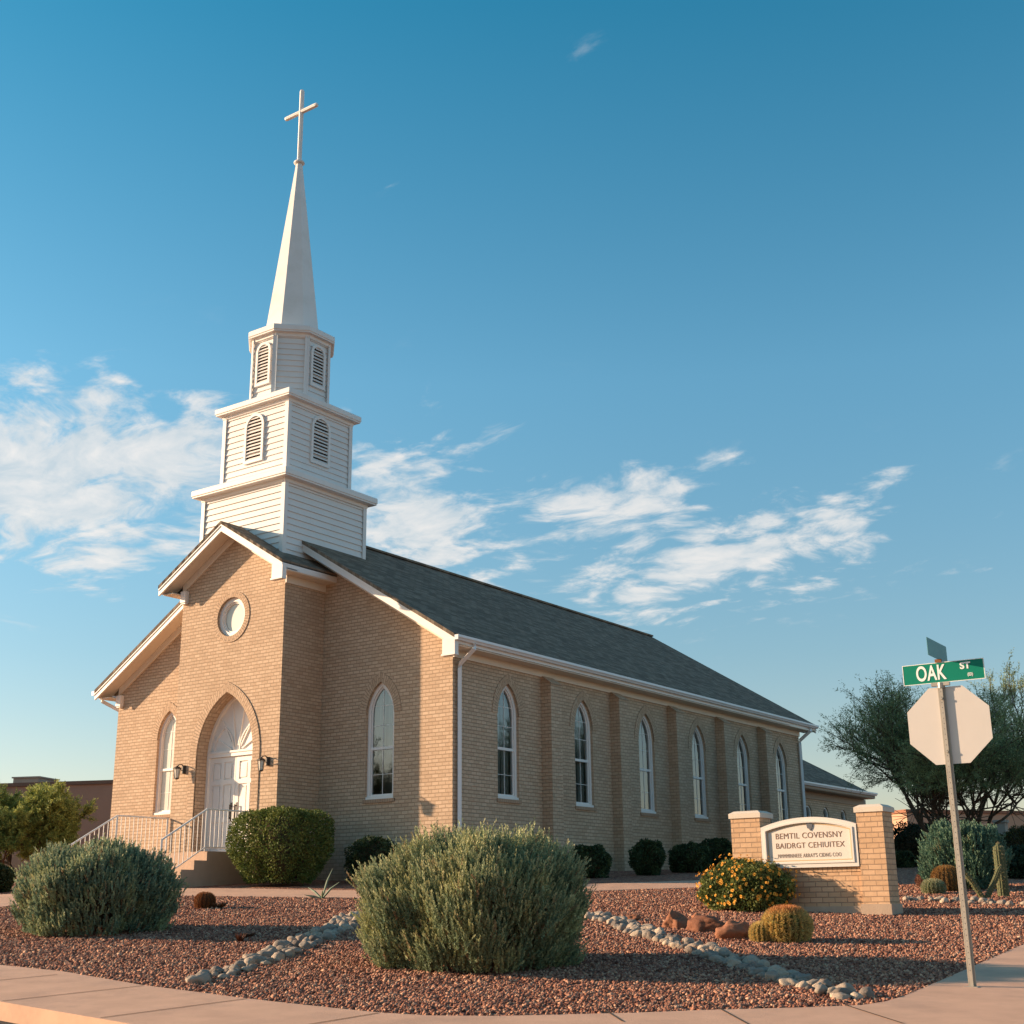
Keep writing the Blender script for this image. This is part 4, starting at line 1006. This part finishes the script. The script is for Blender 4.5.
# barrel cacti
def barrel(loc, r, h, label, body_c, spine_c, top_c=None, ribs=22, seed=0, spines=2600, squash=1.0):
    e = empty('barrel_cactus', loc); tag(e, label, 'cactus')
    nu, nv = ribs * 6, 22; V = []; F = []
    for j in range(nv + 1):
        ph = math.pi * j / nv; rr = math.sin(ph) ** .8; z = math.cos(ph)
        for i in range(nu):
            th = 2 * math.pi * i / nu; k = 1 + .09 * math.cos(ribs * th)
            V.append((r * rr * k * math.cos(th), r * rr * k * math.sin(th) * squash, h * .46 + z * h * .54))
    for j in range(nv):
        for i in range(nu): F.append((j * nu + i, (j + 1) * nu + i, (j + 1) * nu + (i + 1) % nu, j * nu + (i + 1) % nu))
    npmesh('cactus_body', V, F, mat('cactus_skin', body_c, .7, .2, var=.2, vscale=10), e, smooth=True)
    n = spines; kr = rng.integers(0, ribs, n); ph = np.arccos(rng.uniform(-.85, 1, n)); th = 2 * math.pi * kr / ribs + rng.normal(0, .012, n)
    rr = np.sin(ph) ** .8 * 1.09; P_ = np.stack([r * rr * np.cos(th), r * rr * np.sin(th) * squash, h * .46 + np.cos(ph) * h * .54], 1)
    N_ = np.stack([np.sin(ph) * np.cos(th), np.sin(ph) * np.sin(th), np.cos(ph)], 1); D_ = N_ + rng.normal(0, .55, (n, 3))
    C_ = jitter(spine_c, n, .2)
    if top_c is not None:
        w = np.clip((np.cos(ph) - .55) * 2.4, 0, 1)[:, None]; C_ = C_ * (1 - w) + np.array(top_c)[None] * w
    Vq, Fq, Cq = leaves(P_, D_, r * .26 if r > .2 else r * .3, r * .017, C_); npmesh('spines', Vq, Fq, LEAF, e, Cq)
    return e
def on_px(px, py, back=0.0):
    return stand(px, py, back)[0]
barrel(on_px(788, 944, .25), .25, .385, 'large golden barrel cactus with an orange top in front of the flowering bush', (.10, .10, .03), (.62, .46, .17), (.55, .22, .08), ribs=24, spines=6500)
barrel(on_px(763, 943, .10), .13, .22, 'smaller golden barrel cactus leaning on the left of the large orange topped one', (.13, .11, .03), (.62, .46, .17), ribs=16, spines=3500)
barrel(on_px(204.5, 909, .1), .145, .25, 'small rusty brown barrel cactus on the gravel left of centre', (.12, .05, .02), (.26, .10, .035), ribs=16, spines=4000)
barrel(on_px(948, 891.5, .0), .24, .44, 'orange brown barrel cactus half hidden behind the sign post', (.16, .10, .04), (.30, .16, .05), ribs=20, spines=4000)
barrel(on_px(930, 888, .3), .22, .28, 'low rusty barrel cactus behind the pale green ball cactus', (.12, .05, .03), (.22, .10, .06), ribs=18, spines=2500)
barrel(on_px(934, 894.5, .15), .18, .24, 'small pale green ball cactus just left of the sign post', (.14, .16, .07), (.34, .34, .20), ribs=18, spines=3000)
# dry tufts on the gravel
def tuft(loc, r, h, label, col, n=260, kind='dry plant', name='dry_tuft'):
    e = empty(name, loc); tag(e, label, kind); a = rng.uniform(0, 6.28, n); P_ = np.stack([np.cos(a) * r * .3, np.sin(a) * r * .3, np.full(n, .0)], 1) * rng.random((n, 1))
    D_ = np.stack([np.cos(a) * r, np.sin(a) * r, np.full(n, h)], 1) * rng.uniform(.4, 1, (n, 1)); ln = np.linalg.norm(D_, axis=1)
    V_, F_, C_ = leaves(P_, D_, ln, .006, jitter(col, n, .3)); npmesh('blades', V_, F_, LEAF, e, C_); return e
tuft(on_px(219, 909, .1), .14, .12, 'low dry brown tuft right of the small rusty cactus', (.20, .10, .05))
tuft(on_px(240, 943, .05), .07, .13, 'small dark dry tuft on the gravel above the left stone row', (.12, .045, .025), n=140)
tuft(on_px(248, 938, .05), .10, .07, 'flat reddish dry tuft beside the small dark one', (.16, .07, .04), n=160)
tuft(on_px(585, 876, -.2), .12, .14, 'small dark weed at the foot of the side wall right of the first shrub', (.03, .06, .035), n=120)
ag = empty('succulent', on_px(322, 899, .0)); tag(ag, 'thin weedy succulent with splayed grey green leaves behind the stone row', 'plant')
q = MB()
for a, l, hh in ((2.9, .5, .22), (.3, .35, .30), (1.2, .2, .55), (3.6, .35, .08), (5.5, .3, .15)):
    t0 = np.array([0, 0, 0.]); t1 = np.array([math.cos(a) * l * .5, math.sin(a) * l * .5, hh * .6]); t2 = np.array([math.cos(a) * l, math.sin(a) * l, hh]); q.tube([t0, t1, t2], [.02, .022, .004], 5)
q.build('leaf_blades', mat('succulent_skin', (.12, .17, .11), .6, .3, var=.2), ag)
# saguaro-like columns and the splayed one
def column_cactus(loc, arms, label, r=.09, ribs=12):
    e = empty('column_cactus', loc); tag(e, label, 'cactus'); sk = mat('column_skin', (.10, .11, .055), .8, .2, var=.25, vscale=15)
    for pts in arms:
        V = []; F = []; pts = np.array(pts, float); n = 16; nu = ribs * 4; rs = []
        T_ = np.linspace(0, 1, n); C_ = np.stack([np.interp(T_, np.linspace(0, 1, len(pts)), pts[:, i]) for i in range(3)], 1)
        for j in range(n):
            t = unit(C_[min(j + 1, n - 1)] - C_[max(j - 1, 0)]); a = unit(np.cross(t, (0.3, 1, 0))); b = np.cross(t, a); rr = r * math.sqrt(max(0.02, 1 - max(0, (T_[j] - .85) / .15) ** 2))
            for i in range(nu):
                th = 2 * math.pi * i / nu; k = rr * (1 + .1 * math.cos(ribs * th)); V.append(C_[j] + a * k * math.cos(th) + b * k * math.sin(th))
        for j in range(n - 1):
            for i in range(nu): F.append((j * nu + i, j * nu + (i + 1) % nu, (j + 1) * nu + (i + 1) % nu, (j + 1) * nu + i))
        V = np.array(V); arm = npmesh('arm', V, F, sk, e, smooth=True)
        k_ = rng.integers(0, len(V), 900); cen = np.repeat(C_, nu, 0)[k_]; Vq, Fq, Cq = leaves(V[k_], V[k_] - cen + rng.normal(0, r * .5, (900, 3)), r * .35, .004, jitter((.38, .32, .18), 900)); npmesh('spines', Vq, Fq, LEAF, arm, Cq)
    return e
p = on_px(1004, 897); column_cactus(p, [[(0, 0, -.05), (0, 0, .45), (0.0, 0, .92)]], 'short upright column cactus in front of the blue green bush', r=.09)
p = on_px(985, 899, .1); rr_ = RH
column_cactus(p, [[(0, 0, -.05), tuple(-rr_ * .20 + np.array([0, 0, .3])), tuple(-rr_ * .45 + np.array([0, 0, .66]))], [(0, 0, -.05), tuple(rr_ * .16 + np.array([0, 0, .22])), tuple(rr_ * .34 + np.array([0, 0, .55]))]], 'splayed cactus with two thin arms in a V, right of the sign post', r=.045, ribs=8)

# ------------------------------------------------------------------ stones
def rock_mesh(seed, rough=.28, sub=3):
    import bmesh
    bm = bmesh.new(); bmesh.ops.create_icosphere(bm, subdivisions=sub, radius=1); r_ = np.random.default_rng(seed)
    pl = unit(r_.normal(size=(9, 3))); of = r_.uniform(.72, 1.0, 9); f = r_.uniform(1.5, 3, 3); ph = r_.uniform(0, 6, 3)
    for v in bm.verts:
        c_ = np.array(v.co); 
        if rough > .1:
            for a, o_ in zip(pl, of):
                e_ = c_ @ a - o_
                if e_ > 0: c_ = c_ - a * e_ * .85
        c_ = c_ * (1 + rough * .9 * noise.fractal(Vector(c_ * 1.1 + ph), 1.0, 2.0, 4)); v.co = c_
    me = bpy.data.meshes.new('stone'); bm.to_mesh(me); bm.free(); me.polygons.foreach_set('use_smooth', [True] * len(me.polygons)); return me
def stone_mat(name, cols):
    mt = bpy.data.materials.new(name); mt.use_nodes = True; T = NT(mt.node_tree); b = T.n['Principled BSDF']; r = T.new('ShaderNodeObjectInfo').outputs['Random']; o = T.new('ShaderNodeTexCoord').outputs['Object']
    c = T.ramp(r, cols); n = T.noise(o, 2.2, 6, .7); c = T.mix(n, T.mix(1, c, (.55, .55, .55), 'MULTIPLY'), T.mix(1, c, (1.35, 1.3, 1.25), 'MULTIPLY'))
    T.put(b.inputs['Base Color'], c); b.inputs['Roughness'].default_value = .85; b.inputs['Specular IOR Level'].default_value = .2
    bn = T.new('ShaderNodeBump'); bn.inputs['Strength'].default_value = .5; bn.inputs['Distance'].default_value = .03; T.put(bn.inputs['Height'], T.noise(o, 7, 5, .7)); T.l.new(bn.outputs[0], b.inputs['Normal'])
    return mt
RIVER = stone_mat('river_stone', ((0, (.18, .15, .13)), (.3, (.34, .28, .23)), (.55, (.50, .41, .32)), (.75, (.26, .23, .20)), (1, (.60, .48, .36))))
RED_R = stone_mat('red_rock', ((0, (.20, .085, .05)), (1, (.34, .15, .085))))
riv = [rock_mesh(20 + k, .36) for k in range(12)]
for me in riv: me.materials.append(RIVER)
def stone_row(path, w0, w1, n, label, group, s0, s1):
    pts = np.array([at(*q)[:2] for q in path]); seg = np.r_[0, np.cumsum(np.linalg.norm(np.diff(pts, axis=0), axis=1))]; placed = []
    tries = 0
    while len(placed) < n and tries < 6000:
        tries += 1; t = rng.random(); s = t * seg[-1]; c_ = np.array([np.interp(s, seg, pts[:, 0]), np.interp(s, seg, pts[:, 1])]); j = min(np.searchsorted(seg, s), len(seg) - 1); j = max(j, 1)
        u = unit(pts[j] - pts[j - 1]); w = w0 + (w1 - w0) * t; c_ = c_ + np.array([-u[1], u[0]]) * rng.uniform(-w, w); r = rng.uniform(s0, s1)
        if any(np.hypot(*(c_ - q[0])) < (r + q[1]) * .9 for q in placed): continue
        placed.append((c_, r))
    for k, (c_, r) in enumerate(placed):
        o = bpy.data.objects.new('river_stone', riv[int(rng.integers(0, len(riv)))]); COL.objects.link(o)
        o.scale = (r * rng.uniform(.9, 1.3), r * rng.uniform(.75, 1.0), r * rng.uniform(.62, .9)); o.rotation_euler = (rng.normal(0, .15), rng.normal(0, .15), rng.uniform(0, 6.28))
        o.location = (c_[0], c_[1], float(gz(*c_)) + r * .32); tag(o, label, 'stone', group)
    print(group, len(placed))
stone_row([(196, 984), (235, 972), (280, 955), (320, 937), (362, 917)], .14, .25, 120, 'rounded pale stone in the stone row running left of the big central bush', 'pale stones in the left row', .045, .095)
stone_row([(592, 916), (620, 924), (652, 937), (700, 951), (750, 968), (800, 985), (862, 1001)], .22, .15, 165, 'rounded pale stone in the stone row running right of the big central bush', 'pale stones in the right row', .04, .09)
stone_row([(905, 900), (950, 902), (1000, 905), (1030, 907)], .35, .35, 26, 'small pale stone in the sparse line in front of the column cacti', 'pale stones by the column cacti', .04, .08)
for px, py, w, h, lab, sd_ in ((676, 929, 13, 15, 'reddish boulder at the left end of the three behind the stone row', 61), (708, 933, 17, 15, 'flat brown boulder in the middle of the three behind the stone row', 62), (738, 940, 17, 15, 'darker red boulder nearest the golden barrel cactus', 63), (697, 920, 6, 6, 'small red rock between and behind the left and middle boulders', 64), (633, 921, 7, 6, 'small reddish rock beside the upper end of the right stone row', 65)):
    q = at(px, py); d_ = dep(q[0], q[1]); me = rock_mesh(sd_, .42, 4); me.materials.append(RED_R); o = bpy.data.objects.new('boulder', me); COL.objects.link(o)
    rr = w / FPX * d_; o.scale = (rr * 1.15, rr * .9, h / FPX * d_ * .75); o.rotation_euler = (0, 0, .7 + sd_); bk = q[:2] + FH[:2] * rr * .8; o.location = (bk[0], bk[1], float(gz(*bk)) + h / FPX * d_ * .25); tag(o, lab, 'rock')

# ------------------------------------------------------------------ trees
def tree(name, loc, height, spread, label, nstem, seed, leaf_cols, twigs_per, leaf_n, leaf_len, leaf_w, trunk_r=.12, depth=4, upness=.55, bark=BARK, ang0=.55, group=None, z_lo=.3):
    r_ = np.random.default_rng(seed); e = empty(name, loc); tag(e, label, 'tree', group); tb = MB(); tips = []
    def grow(p, d, ln, rad, lev):
        pts = [p]; n = 4; q = p.copy(); dd = d.copy()
        for k in range(n):
            dd = unit(dd + r_.normal(0, .16, 3) + np.array([0, 0, .05 * upness])); q = q + dd * ln / n; pts.append(q.copy())
        tb.tube(pts, list(np.linspace(rad, rad * .62, n + 1)), 6 if lev < 2 else 4, cap=False)
        if lev >= depth:
            tips.append((pts, dd)); return
        if lev >= 2: tips.append((pts, dd))
        nb = 3 if lev < 2 else 3
        for k in range(nb + (r_.random() < .5)):
            t = r_.uniform(.45, 1.0); i = min(int(t * n), n - 1); s = pts[i] + (pts[i + 1] - pts[i]) * (t * n - i)
            side = unit(r_.normal(size=3) * np.array([1, 1, .5])); nd = unit(dd * 1.0 + side * r_.uniform(.5, .95) + np.array([0, 0, .12 * upness]))
            grow(s, nd, ln * r_.uniform(.62, .85), rad * .58, lev + 1)
        grow(pts[-1], dd, ln * .75, rad * .62, lev + 1)
    for k in range(nstem):
        a = 2 * math.pi * k / nstem + r_.uniform(-.4, .4); d = unit(np.array([math.cos(a) * ang0, math.sin(a) * ang0, 1])); grow(np.array([math.cos(a) * .12, math.sin(a) * .12, -.1]), d, height * .34, trunk_r, 0)
    TP = []; TD = []
    allp = np.array([t[0][-1] for t in tips]); sc_xy = spread / np.percentile(np.hypot(allp[:, 0], allp[:, 1]), 93); sc_z = height / np.percentile(allp[:, 2], 98)
    for pts, dd in tips:
        for _ in range(twigs_per):
            i = r_.integers(1, len(pts)); TP.append(pts[i]); TD.append(unit(dd + r_.normal(0, .6, 3) + np.array([0, 0, .15])))
    TP = np.array(TP); TD = np.array(TD); n = len(TP); S = np.array([sc_xy, sc_xy, sc_z])
    TP = TP * S; tb.v = [tuple(np.array(v) * (S if v[2] > .0 else 1)) for v in tb.v]
    tl = r_.uniform(.35, .8, n) * height * .11; s = np.linspace(.05, 1, leaf_n)
    Q = TP[:, None] + TD[:, None] * (tl[:, None] * s)[..., None] + r_.normal(0, .035, (n, leaf_n, 3)) * height * .12 + np.array([0, 0, -1]) * (s ** 2 * .0)[None, :, None]
    LDm = TD[:, None] + r_.normal(0, .8, (n, leaf_n, 3))
    q = np.clip(.5 + .6 * np.sin(TP[:, :1] * 1.7 + seed) * np.sin(TP[:, 2:] * 2.1) + r_.normal(0, .3, (n, 1)), 0, 1)
    C_ = np.repeat((np.array(leaf_cols[0]) * (1 - q) + np.array(leaf_cols[1]) * q)[:, None], leaf_n, 1) * (1 + r_.normal(0, .2, (n, leaf_n, 1)))
    Q = Q.reshape(-1, 3); keep = Q[:, 2] > z_lo
    V_, F_, C4 = leaves(Q[keep], LDm.reshape(-1, 3)[keep], leaf_len * r_.uniform(.6, 1.4, keep.sum()), leaf_w, np.clip(C_.reshape(-1, 3)[keep], .004, 1))
    tb.build('trunk', bark, e, uvmode=None, smooth=True); npmesh('crown', V_, F_, LEAF, e, C4); print(label, 'leaves', keep.sum(), 'tips', len(tips)); return e
q = atd(966, 868, 37.0)
tree('mesquite_tree', (q[0], q[1], PLAT), 4.75, 3.35, 'wide wispy dark green tree with many stems behind the street sign', 6, 5, ((.16, .215, .10), (.29, .34, .16)), 5, 15, .07, .0085, trunk_r=.06, depth=4, ang0=.8, z_lo=1.75)
q = atd(20, 868, 40.0)
tree('palo_verde_tree', (q[0], q[1], float(gz(q[0], q[1]))), 2.45, 1.85, 'small yellow green tree at the left edge in front of the brown building', 4, 9, ((.20, .26, .07), (.36, .40, .12)), 7, 15, .075, .013, trunk_r=.05, depth=4, ang0=1.0, z_lo=.35)

q = (-28.5, -30.5)
tree('street_tree', (q[0], q[1], float(gz(*q))), 8.0, 4.6, 'broad dark street tree across the road, mirrored in the front window', 4, 12, ((.05, .08, .03), (.09, .12, .05)), 3, 9, .22, .05, trunk_r=.16, depth=3, ang0=.5, z_lo=1.2)
# background shrubs
for (x0, x1, y0, y1, d_, lab, nm, c1_, c2_, s_, nl_) in (
    (884, 972, 822, 875, 42, 'tall dark hedge behind the right sign pillar', 'hedge', (.014, .026, .012), (.03, .045, .02), 21, 9000),
    (892, 915, 851, 872, 36, 'small neat round green shrub right of the sign pillar', 'shrub', (.03, .055, .025), (.06, .09, .04), 22, 5000),
    (1004, 1060, 845, 890, 30, 'dark green bush cut by the right edge of the photo', 'bush', (.018, .035, .02), (.04, .065, .035), 23, 7000),
    (1000, 1050, 826, 850, 44, 'olive green shrub behind, at the right edge above the dark bush', 'shrub', (.06, .06, .02), (.10, .09, .03), 24, 6000),
    (-40, 12, 862, 884, 29, 'low dark olive bush at the left edge below the small tree', 'bush', (.04, .05, .015), (.08, .085, .03), 25, 6000)):
    c_ = atd((x0 + x1) / 2, y1, d_); g = float(gz(c_[0], c_[1])); top = atd((x0 + x1) / 2, y0, d_)[2]; hw = (x1 - x0) / 2 / FPX * d_
    leafy_shrub('background_' + nm, (c_[0], c_[1], g - .03), hw, hw * .8, top - g, nl_, lab, nm, c1_, c2_, size=.075, seed=s_, lump=.1)

# background buildings
def block(name, pts, d0, d1, z0, z1, label, m_wall, parapet=True):
    pass
STUC = mat('brown_stucco', (.27, .19, .15), .95, .1, var=.12, vscale=2, bump=.3); STUP = mat('peach_stucco', (.50, .31, .21), .95, .1, var=.1, vscale=2, bump=.2); STUG = mat('beige_block', (.36, .30, .25), .9, .1, var=.15)
def building(c, wx, wy, z1, rz, label, mt_, cap, unit_box=None, windows=0):
    e = empty('low_building', (c[0], c[1], PLAT - .1), rz); tag(e, label, 'building'); h = z1 - PLAT + .1
    b = MB(); b.box((-wx, -wy, 0), (wx, wy, h)); b.build('wall', mt_, e)
    b = MB(); b.box((-wx - .08, -wy - .08, h + .003), (wx + .08, wy + .08, h + .14)); b.build('parapet', cap, e)
    if unit_box:
        a, w_, hh = unit_box; b = MB(); b.box((a - w_, -wy * .8, h + .145), (a + w_, -wy * .8 + 1.4, h + .145 + hh)); b.box((a - w_ - .05, -wy * .8 - .05, h + .146 + hh), (a + w_ + .05, -wy * .8 + 1.45, h + .2 + hh)); b.build('rooftop_unit', STUG, e)
    for k in range(windows):
        x = -wx + (k + .5) * 2 * wx / windows; b = MB(); b.box((x - .5, -wy - .03, h - 1.7), (x + .5, -wy - .002, h - .8)); b.build('window', FROST, e)
    return e
a_ = atd(-60, 776, 52); b_ = atd(180, 789.5, 50); cc = (a_ + b_) / 2; ang = math.atan2((b_ - a_)[1], (b_ - a_)[0]); wx = np.linalg.norm((b_ - a_)[:2]) / 2
cc2 = cc[:2] + FH[:2] * 5; building(cc2, wx, 5, atd(60, 782, 51)[2] - .14, ang, 'long low brown building at the left beyond the small tree', STUC, mat('brown_parapet', (.14, .10, .08), .9, .1), (-.9, .55, .28))
a_ = atd(880, 812, 62); b_ = atd(1100, 806, 66); cc = (a_ + b_) / 2; ang = math.atan2((b_ - a_)[1], (b_ - a_)[0]); wx = np.linalg.norm((b_ - a_)[:2]) / 2
cc2 = cc[:2] + FH[:2] * 4; building(cc2, wx, 4, atd(950, 810, 63)[2] - .14, ang, 'low peach building at the right behind the wispy tree', STUP, mat('terracotta_parapet', (.30, .14, .09), .9, .1))
# fence wall at far left and gate pier at the right
a_ = atd(-30, 850, 43); b_ = atd(70, 848, 43.5); q = MB(); vv = (b_ - a_)[:2]; ln = np.linalg.norm(vv); vv /= ln; nn2 = np.array([-vv[1], vv[0]]) * .2; 
q.prism([(a_[0], a_[1], PLAT - .1), (b_[0], b_[1], PLAT - .1), (b_[0] + nn2[0], b_[1] + nn2[1], PLAT - .1), (a_[0] + nn2[0], a_[1] + nn2[1], PLAT - .1)], (0, 0, .95)); tag(q.build('garden_wall', STUG), 'low beige block wall behind the small tree at the left', 'wall')
c_ = atd(1004, 850, 48); e = empty('gate_pier', (c_[0], c_[1], PLAT)); tag(e, 'grey square masonry pier before the peach building at the right', 'pier')
zt2 = atd(1004, 820, 48)[2] - PLAT; q = MB(); q.box((-.18, -.18, -.1), (.18, .18, zt2 - .1)); q.build('shaft', STUG, e); q = MB(); q.box((-.23, -.23, zt2 - .098), (.23, .23, zt2)); q.build('cap', STUG, e)
print('faces', sum(len(o.data.polygons) for o in scn.objects if o.type == 'MESH'))
